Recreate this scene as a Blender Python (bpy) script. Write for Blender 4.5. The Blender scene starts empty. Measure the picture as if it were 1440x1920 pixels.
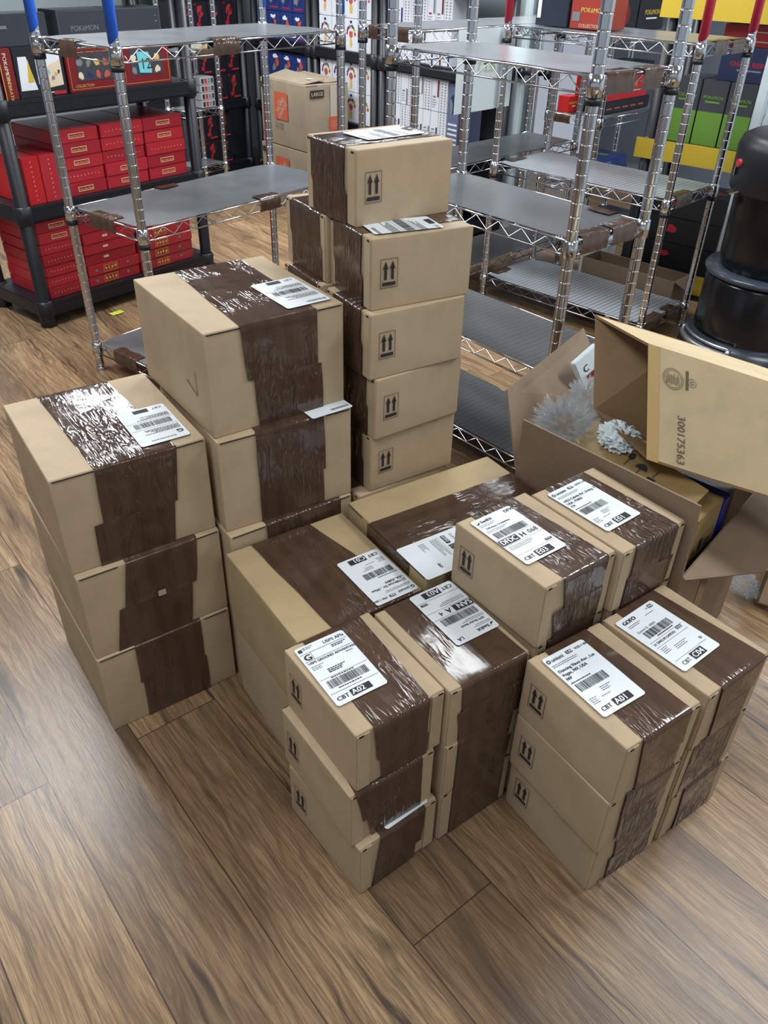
import bpy, bmesh, math, random
from mathutils import Matrix, Vector, noise
C = bpy.context.scene.collection
PI = math.pi

# ------------------------------------------------------------------ camera
PITCH, ROLL, FPX, CAMH = 0.61692, 0.027434, 1500.04, 1.6
cam = bpy.data.objects.new('camera', bpy.data.cameras.new('camera')); C.objects.link(cam)
cp, sp, cr, sr = math.cos(PITCH), math.sin(PITCH), math.cos(ROLL), math.sin(ROLL)
UP = Vector((0, sp, cp)); FW = Vector((0, cp, -sp)); RX = Vector((1, 0, 0))
cx = RX*cr + UP*sr; cy = UP*cr - RX*sr
m = Matrix((cx, cy, -FW)).transposed().to_4x4(); m.translation = (0, 0, CAMH)
cam.matrix_world = m
cam.data.sensor_fit = 'VERTICAL'; cam.data.sensor_height = 36.0; cam.data.lens = FPX/1920*36
cam.data.clip_start = 0.05
bpy.context.scene.camera = cam

# ------------------------------------------------------------------ world, ceiling lights, exposure
sc = bpy.context.scene
sc.view_settings.view_transform = 'Standard'; sc.view_settings.look = 'None'
sc.view_settings.gamma = 1.0; sc.view_settings.use_curve_mapping = False
sc.view_settings.exposure = 0.85
w = bpy.data.worlds.new('World'); sc.world = w; w.use_nodes = True
w.node_tree.nodes['Background'].inputs[0].default_value = (0.78, 0.86, 1.0, 1)
w.node_tree.nodes['Background'].inputs[1].default_value = 0.26
LIGHTS = [(-2.0, 3.15, 40), (2.0, 1.9, 28), (0.35, 3.6, 22), (-1.9, 5.5, 42), (0.3, 5.2, 34),
          (-0.9, 0.3, 17), (1.3, -0.4, 12), (3.0, 4.6, 26)]
LZ = 2.78
for i, (x, y, p) in enumerate(LIGHTS):
    l = bpy.data.lights.new('ceiling_lamp', 'AREA'); l.shape = 'RECTANGLE'; l.size = 0.6; l.size_y = 1.2
    l.energy = p; l.color = (0.93, 0.97, 1.0)
    o = bpy.data.objects.new('ceiling_lamp', l); C.objects.link(o); o.location = (x, y, LZ-0.03)
    o.rotation_euler = (0, 0, 0.9)

# ------------------------------------------------------------------ material helpers
def lin(c):
    return tuple(((v/255)/12.92 if v/255 <= 0.04045 else ((v/255+0.055)/1.055)**2.4) for v in c)
MATS = {}
def mat(name, rgb, rough=0.5, metal=0.0, **kw):
    if name in MATS: return MATS[name]
    M = bpy.data.materials.new(name); M.use_nodes = True
    b = M.node_tree.nodes['Principled BSDF']
    b.inputs['Base Color'].default_value = (*lin(rgb), 1)
    b.inputs['Roughness'].default_value = rough; b.inputs['Metallic'].default_value = metal
    for k, v in kw.items(): b.inputs[k.replace('_', ' ')].default_value = v
    MATS[name] = M; return M
class NT:
    def __init__(s, M): s.t = M.node_tree; s.b = s.t.nodes['Principled BSDF']
    def n(s, typ, **kw):
        nd = s.t.nodes.new(typ)
        for k, v in kw.items():
            if k in nd.inputs.keys(): nd.inputs[k].default_value = v
            else: setattr(nd, k, v)
        return nd
    def l(s, a, b): s.t.links.new(a, b)
    def ramp(s, fac, stops):
        r = s.n('ShaderNodeValToRGB'); e = r.color_ramp.elements
        while len(e) < len(stops): e.new(0.5)
        for k, (p, c) in enumerate(stops): e[k].position = p; e[k].color = (*c, 1) if len(c) == 3 else c
        s.l(fac, r.inputs[0]); return r.outputs[0]
    def math(s, op, a, b=None, c=None):
        nd = s.n('ShaderNodeMath', operation=op)
        for i, v in enumerate((a, b, c)):
            if v is None: continue
            if isinstance(v, (int, float)): nd.inputs[i].default_value = v
            else: s.l(v, nd.inputs[i])
        return nd.outputs[0]
    def mix(s, fac, a, b, typ='MIX'):
        nd = s.n('ShaderNodeMix', data_type='RGBA', blend_type=typ)
        for i, v in ((0, fac), (6, a), (7, b)):
            if isinstance(v, (int, float)): nd.inputs[i].default_value = v
            elif isinstance(v, tuple): nd.inputs[i].default_value = (*v, 1)
            else: s.l(v, nd.inputs[i])
        return nd.outputs[2]
    def mapped(s, src, scale=(1, 1, 1), rot=(0, 0, 0)):
        mp = s.n('ShaderNodeMapping'); mp.inputs['Scale'].default_value = scale; mp.inputs['Rotation'].default_value = rot
        s.l(src, mp.inputs[0]); return mp.outputs[0]
    def noise(s, vec, scale, detail=3, rough=0.5, dist=0.0):
        nd = s.n('ShaderNodeTexNoise', Scale=scale, Detail=detail, Roughness=rough, Distortion=dist)
        s.l(vec, nd.inputs['Vector']); return nd.outputs[0]
    def bump(s, h, strength, dist=0.001, normal=None):
        nd = s.n('ShaderNodeBump', Strength=strength, Distance=dist); s.l(h, nd.inputs['Height'])
        if normal is not None: s.l(normal, nd.inputs['Normal'])
        return nd.outputs[0]

def cardboard(name, rgb):
    M = mat(name, rgb, 0.62); t = NT(M)
    tc = t.n('ShaderNodeTexCoord').outputs['Object']
    c = lin(rgb); dk = tuple(v*0.86 for v in c); lt = tuple(min(1, v*1.1) for v in c)
    n1 = t.noise(tc, 9, 4, 0.6); n2 = t.noise(t.mapped(tc, (1, 1, 9)), 240, 2, 0.6)
    col = t.ramp(n1, [(0.3, dk), (0.5, c), (0.75, lt)])
    col = t.mix(t.math('MULTIPLY', n2, 0.35), col, dk)
    t.l(col, t.b.inputs['Base Color'])
    nb = t.noise(tc, 60, 3, 0.6)
    t.l(t.bump(nb, 0.25, 0.0015), t.b.inputs['Normal'])
    t.b.inputs['Specular IOR Level'].default_value = 0.35
    return M
KRAFT = cardboard('kraft_cardboard', (181, 160, 130))
KRAFT2 = cardboard('grey_brown_cardboard', (138, 117, 96))
KRAFT3 = cardboard('pale_cardboard', (203, 183, 144))
KRAFT4 = cardboard('dull_moving_box_cardboard', (150, 136, 116))
KRAFTIN = cardboard('inner_cardboard', (142, 114, 80))

def tape_mat(name, rgb, wr=1.0, rough=0.16):
    M = mat(name, rgb, rough); t = NT(M)
    uv = t.n('ShaderNodeUVMap').outputs[0]
    c = lin(rgb); dk = tuple(v*0.72 for v in c); lt = tuple(v*1.25 for v in c)
    sx = t.n('ShaderNodeSeparateXYZ'); t.l(uv, sx.inputs[0])
    band = t.math('FRACT', t.math('MULTIPLY', sx.outputs[0], 22.0))
    bsel = t.math('GREATER_THAN', band, 0.55)
    col = t.mix(t.math('MULTIPLY', bsel, 0.6), c, dk)
    mott = t.noise(uv, 18, 4, 0.6, 0.6)
    col = t.mix(t.ramp(mott, [(0.45, (0, 0, 0)), (0.75, (0.75, 0.75, 0.75))]), col, lt)
    t.l(col, t.b.inputs['Base Color'])
    # wrinkles: ridged, running mostly along the tape, stronger in patches
    wv = t.n('ShaderNodeTexNoise', Scale=1.0, Detail=2, Roughness=0.45, Distortion=0.7)
    t.l(t.mapped(uv, (60, 9, 1), (0, 0, 0.3)), wv.inputs['Vector'])
    ridge = t.math('ABSOLUTE', t.math('SUBTRACT', wv.outputs[0], 0.5))
    ridge = t.math('POWER', t.math('SUBTRACT', 1.0, t.math('MULTIPLY', ridge, 2.0)), 7.0)
    w2 = t.n('ShaderNodeTexNoise', Scale=1.0, Detail=1, Roughness=0.5, Distortion=0.5)
    t.l(t.mapped(uv, (38, 14, 1), (0, 0, -0.75)), w2.inputs['Vector'])
    r2 = t.math('ABSOLUTE', t.math('SUBTRACT', w2.outputs[0], 0.5))
    r2 = t.math('POWER', t.math('SUBTRACT', 1.0, t.math('MULTIPLY', r2, 2.0)), 9.0)
    patch = t.ramp(t.noise(uv, 7.0, 2, 0.5), [(0.46, (0.03,)*3), (0.66, (1, 1, 1))])
    h = t.math('MULTIPLY', t.math('ADD', ridge, t.math('MULTIPLY', r2, 0.7)), patch)
    h = t.math('ADD', h, t.math('MULTIPLY', t.noise(uv, 14, 3, 0.5), 0.8))
    t.l(t.bump(h, 0.85*wr, 0.0035), t.b.inputs['Normal'])
    t.b.inputs['Specular IOR Level'].default_value = 0.6
    return M
TAPE = tape_mat('brown_packing_tape', (74, 55, 43), 0.62, 0.12)
TAPES = tape_mat('smooth_brown_packing_tape', (78, 58, 45), 0.34, 0.13)
TAPE2 = tape_mat('brown_packing_tape_wrinkled', (80, 63, 53), 1.5, 0.13)

CHROME = mat('chrome_steel', (205, 208, 212), 0.13, 1.0)
BLACKP = mat('black_plastic', (20, 23, 30), 0.42)
BLACKG = mat('glossy_black_plastic', (14, 16, 20), 0.22)
BLACK = mat('black_ink', (38, 38, 38), 0.7)
GREYINK = mat('grey_ink', (120, 124, 128), 0.7)
DARK = mat('dark_slit', (22, 17, 13), 0.9)
WHITE = mat('white_paper', (226, 233, 238), 0.5)
WHITEINK = mat('white_lettering', (228, 232, 236), 0.6)
RED = mat('red_print', (182, 42, 54), 0.35)
DRED = mat('dark_red_print', (120, 26, 32), 0.35)
GOLD = mat('gold_print', (214, 176, 90), 0.4)
CREAM = mat('cream_print', (226, 206, 178), 0.5)
BLUE = mat('blue_tape', (40, 108, 236), 0.45)
REDT = mat('red_tape', (222, 52, 84), 0.45)
YEL = mat('yellow_card', (206, 176, 50), 0.55)
GREEN = mat('lime_green_print', (100, 142, 54), 0.4)
CHAR = mat('charcoal_print', (62, 64, 70), 0.4)
NAVY = mat('navy_print', (34, 52, 104), 0.35)
BLUEP = mat('bright_blue_print', (38, 58, 118), 0.35)
ORANGE = mat('orange_print', (186, 84, 60), 0.6)
CYAN = mat('cyan_sticky_note', (110, 200, 208), 0.7)
WALLM = mat('white_wall_paint', (196, 206, 214), 0.7)
WALLG = mat('grey_green_wall_paint', (112, 122, 126), 0.7)
GREYW = mat('grey_wall_paint', (128, 138, 152), 0.7)
WHITEG = mat('white_gloss_paint', (216, 228, 232), 0.35)
OLIVE = mat('yellow_green_sticker', (205, 220, 70), 0.6)
def liner_mat(name, rgb, ribs, rough):
    M = mat(name, rgb, rough); t = NT(M)
    tc = t.n('ShaderNodeTexCoord').outputs['Object']
    c = lin(rgb)
    n = t.noise(tc, 6, 3, 0.5)
    col = t.ramp(n, [(0.3, tuple(v*0.85 for v in c)), (0.7, tuple(v*1.12 for v in c))])
    s = t.n('ShaderNodeSeparateXYZ'); t.l(tc, s.inputs[0])
    f = t.math('FRACT', t.math('MULTIPLY', s.outputs[1], 1/0.0254))
    line = t.math('GREATER_THAN', f, 0.78)
    if ribs: col = t.mix(t.math('MULTIPLY', line, ribs), col, tuple(min(1, v*2.6+.02) for v in c))
    t.l(col, t.b.inputs['Base Color'])
    t.l(t.bump(t.noise(tc, 5, 2, 0.5), 0.25, 0.01), t.b.inputs['Normal'])
    return M
LINER = liner_mat('grey_shelf_liner', (112, 115, 118), 0.0, 0.24)
LINERM = liner_mat('dark_grey_shelf_liner', (84, 86, 88), 0.0, 0.28)
LINERR = liner_mat('ribbed_grey_shelf_liner', (142, 146, 150), 0.5, 0.3)
LINERD = liner_mat('dark_ribbed_shelf_liner', (66, 67, 68), 0.28, 0.36)

def film_mat():
    M = mat('clear_plastic_film', (225, 232, 236), 0.06); t = NT(M)
    t.b.inputs['Transmission Weight'].default_value = 0.75; t.b.inputs['IOR'].default_value = 1.25
    t.b.inputs['Alpha'].default_value = 0.3
    return M
FILM = film_mat()

# wood floor
def floor_mat():
    M = mat('wood_plank_floor', (160, 130, 98), 0.33); t = NT(M)
    u = t.n('ShaderNodeUVMap', uv_map='wood').outputs[0]
    e = t.n('ShaderNodeUVMap', uv_map='edge').outputs[0]
    rn = t.n('ShaderNodeUVMap', uv_map='rnd').outputs[0]
    rs = t.n('ShaderNodeSeparateXYZ'); t.l(rn, rs.inputs[0])
    warp = t.noise(t.mapped(u, (1.6, 5, 1)), 1.0, 3, 0.55)
    wv = t.n('ShaderNodeVectorMath', operation='MULTIPLY'); wv.inputs[1].default_value = (0.0, 0.12, 0)
    cmb = t.n('ShaderNodeCombineXYZ'); t.l(warp, cmb.inputs[1]); t.l(cmb.outputs[0], wv.inputs[0])
    add = t.n('ShaderNodeVectorMath', operation='ADD'); t.l(u, add.inputs[0]); t.l(wv.outputs[0], add.inputs[1])
    uw = add.outputs[0]
    broad = t.noise(t.mapped(uw, (1.5, 9, 1)), 1.0, 4, 0.55, 0.4)
    grain = t.noise(t.mapped(uw, (3.2, 75, 1)), 1.0, 6, 0.7, 0.25)
    fine = t.noise(t.mapped(u, (9, 260, 1)), 1.0, 3, 0.7)
    rings = t.n('ShaderNodeTexWave', wave_type='BANDS', bands_direction='Y', Scale=9.0, Distortion=5.0, Detail=3, **{'Detail Scale': 1.2})
    t.l(t.mapped(uw, (0.7, 1.2, 1)), rings.inputs['Vector'])
    base = t.ramp(broad, [(0.26, lin((104, 88, 73))), (0.38, lin((150, 126, 101))), (0.50, lin((180, 152, 117))), (0.72, lin((205, 179, 142)))])
    base = t.mix(t.ramp(grain, [(0.36, (0.66,)*3), (0.52, (0, 0, 0))]), base, lin((88, 70, 55)))
    base = t.mix(t.ramp(rings.outputs[0], [(0.0, (0.34,)*3), (0.35, (0, 0, 0))]), base, lin((98, 78, 60)))
    base = t.mix(t.ramp(fine, [(0.40, (0.7,)*3), (0.55, (0, 0, 0))]), base, lin((124, 102, 80)))
    bk = t.noise(t.mapped(uw, (2.2, 26, 1)), 1.0, 3, 0.6, 0.6)
    base = t.mix(t.ramp(bk, [(0.30, (0.85,)*3), (0.42, (0, 0, 0))]), base, lin((60, 52, 46)))
    tint = t.ramp(rs.outputs[0], [(0.0, lin((196, 190, 186))), (0.5, lin((226, 218, 208))), (1.0, lin((255, 248, 238)))])
    base = t.mix(1.0, base, tint, 'MULTIPLY')
    es = t.n('ShaderNodeSeparateXYZ'); t.l(e, es.inputs[0])
    seam = t.math('LESS_THAN', t.math('MINIMUM', es.outputs[0], es.outputs[1]), 0.0013)
    base = t.mix(t.math('MULTIPLY', seam, 0.85), base, lin((48, 36, 28)))
    t.l(base, t.b.inputs['Base Color'])
    t.l(t.math('ADD', 0.24, t.math('MULTIPLY', grain, 0.16)), t.b.inputs['Roughness'])
    h = t.math('SUBTRACT', t.math('ADD', t.math('MULTIPLY', fine, 0.5), t.math('MULTIPLY', grain, 0.5)), t.math('MULTIPLY', seam, 2.0))
    t.l(t.bump(h, 0.5, 0.0012), t.b.inputs['Normal'])
    return M
FLOORM = floor_mat()

# ------------------------------------------------------------------ object helpers
def link(name, me, mats, parent=None, M=None):
    for mm in (mats if isinstance(mats, (list, tuple)) else [mats]): me.materials.append(mm)
    o = bpy.data.objects.new(name, me); C.objects.link(o)
    if M is not None: o.matrix_world = M
    if parent is not None:
        o.parent = parent
        if M is not None: o.matrix_parent_inverse = parent.matrix_world.inverted()
    return o
def fin(name, bm, mats, parent=None, smooth=False, M=None):
    me = bpy.data.meshes.new(name); bmesh.ops.recalc_face_normals(bm, faces=bm.faces); bm.to_mesh(me); bm.free()
    if smooth:
        for p in me.polygons: p.use_smooth = True
    return link(name, me, mats, parent, M)
def thing(name, label, cat, M, group=None):
    o = bpy.data.objects.new(name, None); C.objects.link(o); o.matrix_world = M; o.empty_display_size = 0.05
    o['label'] = label; o['category'] = cat
    if group: o['group'] = group
    return o
def tag(o, label, cat, group=None, kind=None):
    o['label'] = label; o['category'] = cat
    if group: o['group'] = group
    if kind: o['kind'] = kind
    return o
def struct(o): o['kind'] = 'structure'; return o
def box(bm, x0, x1, y0, y1, z0, z1, bev=0.0, mi=0):
    vs = [bm.verts.new((x, y, z)) for x in (x0, x1) for y in (y0, y1) for z in (z0, z1)]
    idx = [(0, 1, 3, 2), (4, 6, 7, 5), (0, 4, 5, 1), (2, 3, 7, 6), (0, 2, 6, 4), (1, 5, 7, 3)]
    fs = [bm.faces.new([vs[i] for i in f]) for f in idx]
    for f in fs: f.material_index = mi
    if bev:
        es = list({e for f in fs for e in f.edges})
        r = bmesh.ops.bevel(bm, geom=es, offset=bev, segments=2, affect='EDGES')
        for f in r['faces']: f.material_index = mi
def solid(bm, th):
    bm.normal_update(); bmesh.ops.solidify(bm, geom=bm.faces[:], thickness=th)
def quad(bm, pts, mi=0):
    f = bm.faces.new([bm.verts.new(p) for p in pts]); f.material_index = mi; return f
def tube(bm, pts, r, seg=6, mi=0, caps=True, closed=False):
    pts = [Vector(p) for p in pts]; n = len(pts); rings = []
    prev = None
    for i, p in enumerate(pts):
        if closed: d = (pts[(i+1) % n]-pts[i-1]).normalized()
        else: d = (pts[min(i+1, n-1)]-pts[max(i-1, 0)]).normalized()
        if prev is None: a = d.orthogonal().normalized()
        else:
            a = (prev - d*prev.dot(d))
            a = a.normalized() if a.length > 1e-6 else d.orthogonal().normalized()
        prev = a; b = d.cross(a)
        rr = r[i] if isinstance(r, (list, tuple)) else r
        rings.append([bm.verts.new(p+(a*math.cos(2*PI*k/seg)+b*math.sin(2*PI*k/seg))*rr) for k in range(seg)])
    for i in range(n if closed else n-1):
        A, B = rings[i], rings[(i+1) % n]
        for k in range(seg):
            f = bm.faces.new((A[k], A[(k+1) % seg], B[(k+1) % seg], B[k])); f.material_index = mi; f.smooth = True
    if caps and not closed:
        bm.faces.new(rings[0][::-1]).material_index = mi; bm.faces.new(rings[-1]).material_index = mi
def lathe(bm, prof, seg=24, c=(0, 0), mi=0, a0=0, a1=2*PI):
    full = abs(a1-a0-2*PI) < 1e-6; n = seg if full else seg+1; R = []
    for (r, z) in prof:
        R.append([bm.verts.new((c[0]+r*math.cos(a0+(a1-a0)*k/seg), c[1]+r*math.sin(a0+(a1-a0)*k/seg), z)) for k in range(n)])
    for i in range(len(R)-1):
        for k in range(n if full else n-1):
            f = bm.faces.new((R[i][k], R[i][(k+1) % n], R[i+1][(k+1) % n], R[i+1][k])); f.material_index = mi; f.smooth = True
def frame_m(F, ang, z=0.0):
    return Matrix.Translation((F[0], F[1], z)) @ Matrix.Rotation(ang, 4, 'Z')

_tc = {}
def text_geo(s, size):
    if s not in _tc:
        cu = bpy.data.curves.new('t', 'FONT'); cu.body = s; cu.size = 1.0; cu.align_x = 'LEFT'; cu.resolution_u = 2
        o = bpy.data.objects.new('t', cu); C.objects.link(o)
        dg = bpy.context.evaluated_depsgraph_get(); me = o.evaluated_get(dg).to_mesh()
        vs = [tuple(v.co) for v in me.vertices]; fs = [tuple(p.vertices) for p in me.polygons]
        o.evaluated_get(dg).to_mesh_clear(); bpy.data.objects.remove(o); bpy.data.curves.remove(cu)
        _tc[s] = (vs, fs)
    vs, fs = _tc[s]
    return [(x*size, y*size) for x, y, z in vs], fs
def text(bm, s, x, y, size, M=None, mi=0, bold=0.0, align='L', sx=1.0, z=0.0):
    """write s in the XY plane of M at x, y (cap height about 0.7*size)"""
    vs, fs = text_geo(s, size)
    wd = max((v[0] for v in vs), default=0)*sx
    ox = x-(wd/2 if align == 'C' else wd if align == 'R' else 0)
    for k in ([0] if not bold else [-bold, bold]):
        bv = []
        for (a, b) in vs:
            p = Vector((ox+a*sx+k, y+b, z+(0.00002 if k > 0 else 0)))
            bv.append(bm.verts.new(M @ p if M else p))
        for f in fs:
            try: bm.faces.new([bv[i] for i in f]).material_index = mi
            except ValueError: pass
def rect(bm, x, y, w_, h, M=None, mi=0, z=0.0):
    P = [Vector((x, y, z)), Vector((x+w_, y, z)), Vector((x+w_, y+h, z)), Vector((x, y+h, z))]
    quad(bm, [M @ p if M else p for p in P], mi)
def poly(bm, pts, M=None, mi=0, z=0.0):
    quad(bm, [(M @ Vector((a, b, z))) if M else Vector((a, b, z)) for a, b in pts], mi)
def outline(bm, x, y, w_, h, t, M=None, mi=0, z=0.0):
    rect(bm, x, y, w_, t, M, mi, z); rect(bm, x, y+h-t, w_, t, M, mi, z)
    rect(bm, x, y+t, t, h-2*t, M, mi, z); rect(bm, x+w_-t, y+t, t, h-2*t, M, mi, z)
def ring(bm, x, y, r0, r1, M=None, mi=0, seg=28, a0=0, a1=2*PI, z=0.0):
    for k in range(seg):
        a, b = a0+(a1-a0)*k/seg, a0+(a1-a0)*(k+1)/seg
        poly(bm, [(x+r0*math.cos(a), y+r0*math.sin(a)), (x+r1*math.cos(a), y+r1*math.sin(a)),
                  (x+r1*math.cos(b), y+r1*math.sin(b)), (x+r0*math.cos(b), y+r0*math.sin(b))], M, mi, z)
def blob(bm, x, y, rx, ry, M=None, mi=0, seed=0, seg=14, rough=0.35, z=0.0):
    rr = random.Random(seed); pts = []
    for k in range(seg):
        a = 2*PI*k/seg; q = 1-rough*rr.random()
        pts.append((x+rx*q*math.cos(a), y+ry*q*math.sin(a)))
    cpt = (x, y)
    for k in range(seg): poly(bm, [cpt, pts[k], pts[(k+1) % seg]], M, mi, z)

# ------------------------------------------------------------------ floor, walls, ceiling
PD = Vector((math.cos(-0.882), math.sin(-0.882)))      # along the planks
PN = Vector((-PD.y, PD.x))                              # across
def build_floor():
    bm = bmesh.new(); ua = bm.loops.layers.uv.new('wood'); ue = bm.loops.layers.uv.new('edge'); ur = bm.loops.layers.uv.new('rnd')
    rr = random.Random(5); W = 0.2135; L = 2.4
    # edges: uv 'edge' holds the distance to the nearest long and short edge, so each plank is a 2 x 2 fan
    joints = {-1: -1.36, 0: -2.2, 1: -1.351, 2: -0.557, 3: -1.5, 4: -1.9, -2: -2.1, 5: -1.2}
    for row in range(-24, 30):
        c0 = 0.1345 + (row-1)*W + W     # row 1 starts at 0.348
        c0 = 0.350 + (row-1)*W; c1 = c0+W
        j = joints.get(row, rr.uniform(0, L)); j -= L*6
        if row == 0: j += 0.0
        for k in range(12):
            s0 = j+k*L; s1 = s0+L
            if s0 > 5.5 or s1 < -9: continue
            off = (rr.uniform(0, 60), rr.uniform(0, 60)); rd = rr.random(); fl = rr.choice((-1, 1))
            sm, cm = (s0+s1)/2, (c0+c1)/2
            for (a, b, c_, d) in ((s0, sm, c0, cm), (sm, s1, c0, cm), (s0, sm, cm, c1), (sm, s1, cm, c1)):
                P = [(a, c_), (b, c_), (b, d), (a, d)]
                f = bm.faces.new([bm.verts.new((*(PD*s+PN*t), 0)) for s, t in P])
                for lp, (s, t) in zip(f.loops, P):
                    lp[ua].uv = ((s-s0)*fl+off[0], (t-c0)+off[1])
                    lp[ue].uv = (min(s-s0, s1-s), min(t-c0, c1-t)); lp[ur].uv = (rd, rd)
    bmesh.ops.remove_doubles(bm, verts=bm.verts, dist=1e-5)
    me = bpy.data.meshes.new('floor'); bm.normal_update(); bm.to_mesh(me); bm.free()
    me.uv_layers.active = me.uv_layers['wood']
    struct(link('floor', me, FLOORM))
build_floor()
def wall(name, A, B, z0, z1, m_, th=0.1):
    A = Vector(A); B = Vector(B); L = (B-A).length; ang = math.atan2((B-A).y, (B-A).x)
    bm = bmesh.new(); box(bm, 0, L, 0, th, z0, z1)
    o = struct(fin(name, bm, m_)); o.matrix_world = frame_m(A, ang); return o
PV = math.radians(55)          # direction of the far left shelves
WD = math.atan2(-0.766, 0.643)  # direction of the far right shelves
def off(P, ang, s, t): return (P[0]+math.cos(ang)*s-math.sin(ang)*t, P[1]+math.sin(ang)*s+math.cos(ang)*t)
cA = off((-1.6, 6.65), PV, -7.5, 0.56); cB = off((-1.6, 6.65), PV, 1.25, 0.56)
wall('wall_left', cA, cB, 0, 2.8, WALLG)
wB = off((-0.17, 6.05), WD, 0.93, 0.5); wA = off((-0.17, 6.05), WD, -2.6, 0.5)
wall('wall_back', wA, wB, 0, 2.8, WALLG)
dr = off(wB, WD, 1.05, 0.0)
wall('wall_over_door', wB, dr, 2.1, 2.8, WALLM)
wall('wall_far', off(wB, WD, -1.2, 2.2), off(wB, WD, 5.5, 2.2), 0, 2.8, GREYW)
wall('wall_right', (3.6, 6.5), (3.6, -2.5), 0, 2.8, WALLM)
bm = bmesh.new(); box(bm, -8, 8, -3, 10, 2.8, 2.9); struct(fin('ceiling', bm, mat('white_ceiling_tile', (222, 226, 230), 0.8)))
# lamp housings the area lights sit in
for i, (x, y, p) in enumerate(LIGHTS):
    bm = bmesh.new(); z = LZ
    for a in ((-0.33, 0.33, -0.63, -0.6), (-0.33, 0.33, 0.6, 0.63), (-0.33, -0.3, -0.6, 0.6), (0.3, 0.33, -0.6, 0.6)): box(bm, *a, z-0.03, z+0.02)
    box(bm, -0.3, 0.3, -0.6, 0.6, z-0.005, z+0.02)
    o = struct(fin('trim_%d' % (i+2), bm, mat('white_enamel', (230, 232, 235), 0.5))); o.matrix_world = frame_m((x, y), 0.9)

# ------------------------------------------------------------------ shipping cartons
S_, L_, C_ = (0.199, 0.2538, 0.1567), (0.3323, 0.3773, 0.24), (0.3114, 0.3411, 0.2232)   # x, y (long), z
def disp(u, v, seed, amp):
    w_ = math.sin(PI*min(max(u, 0), 1))*math.sin(PI*min(max(v, 0), 1))
    return amp*w_*(0.4+noise.noise(Vector((u*2.2+seed*7.3, v*2.2, seed*1.7))))
def carton_body(par, d, seed, kind, kraft, amp=0.002, x=None):
    b, a, h = d; bm = bmesh.new(); n = 8
    def P(face, u, v):
        k = disp(u, v, seed+face*0.37, amp)
        if face == 0: return (u*b, v*a, h-abs(k)*0.6)
        if face == 1: return (u*b, v*a, abs(k)*0.3)
        if face == 2: return (u*b, -k, v*h)
        if face == 3: return (u*b, a+k, v*h)
        if face == 4: return (-k, u*a, v*h)
        return (b+k, u*a, v*h)
    for f in range(6):
        G = [[bm.verts.new(P(f, i/n, j/n)) for j in range(n+1)] for i in range(n+1)]
        for i in range(n):
            for j in range(n): bm.faces.new((G[i][j], G[i+1][j], G[i+1][j+1], G[i][j+1]))
    bmesh.ops.remove_doubles(bm, verts=bm.verts, dist=1e-6)
    bmesh.ops.recalc_face_normals(bm, faces=bm.faces)
    es = [e for e in bm.edges if len(e.link_faces) == 2 and e.calc_face_angle(0) > 0.9]
    bmesh.ops.bevel(bm, geom=es, offset=0.0035, segments=3, affect='EDGES', profile=0.6)
    for f in bm.faces: f.smooth = True
    e = 0.0006
    if kind == 'S':      # tab-locked mailer: folded side tabs and little corner notches
        for y0, y1 in ((-0.003, 0.0005), (a-0.0005, a+0.003)):
            box(bm, 0.002, 0.030, y0, y1, 0.003, h-0.004, 0.0008)
            box(bm, b-0.030, b-0.002, y0, y1, 0.003, h-0.004, 0.0008)
        for x0 in (0.006, b-0.016):
            for y0 in (-0.0036, a+0.0026): box(bm, x0, x0+0.010, y0, y0+0.001, h-0.0075, h-0.0035, mi=1)
    else:                # slotted carton: the gap beneath the top flaps
        for y0 in (-e-0.0015, a+0.0005):
            box(bm, 0.006, b*0.27, y0, y0+0.001, h-0.0052, h-0.0032, mi=1)
            box(bm, b*0.8, b-0.006, y0, y0+0.001, h-0.0052, h-0.0032, mi=1)
    return fin('carton_body', bm, [kraft, DARK], par)
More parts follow.
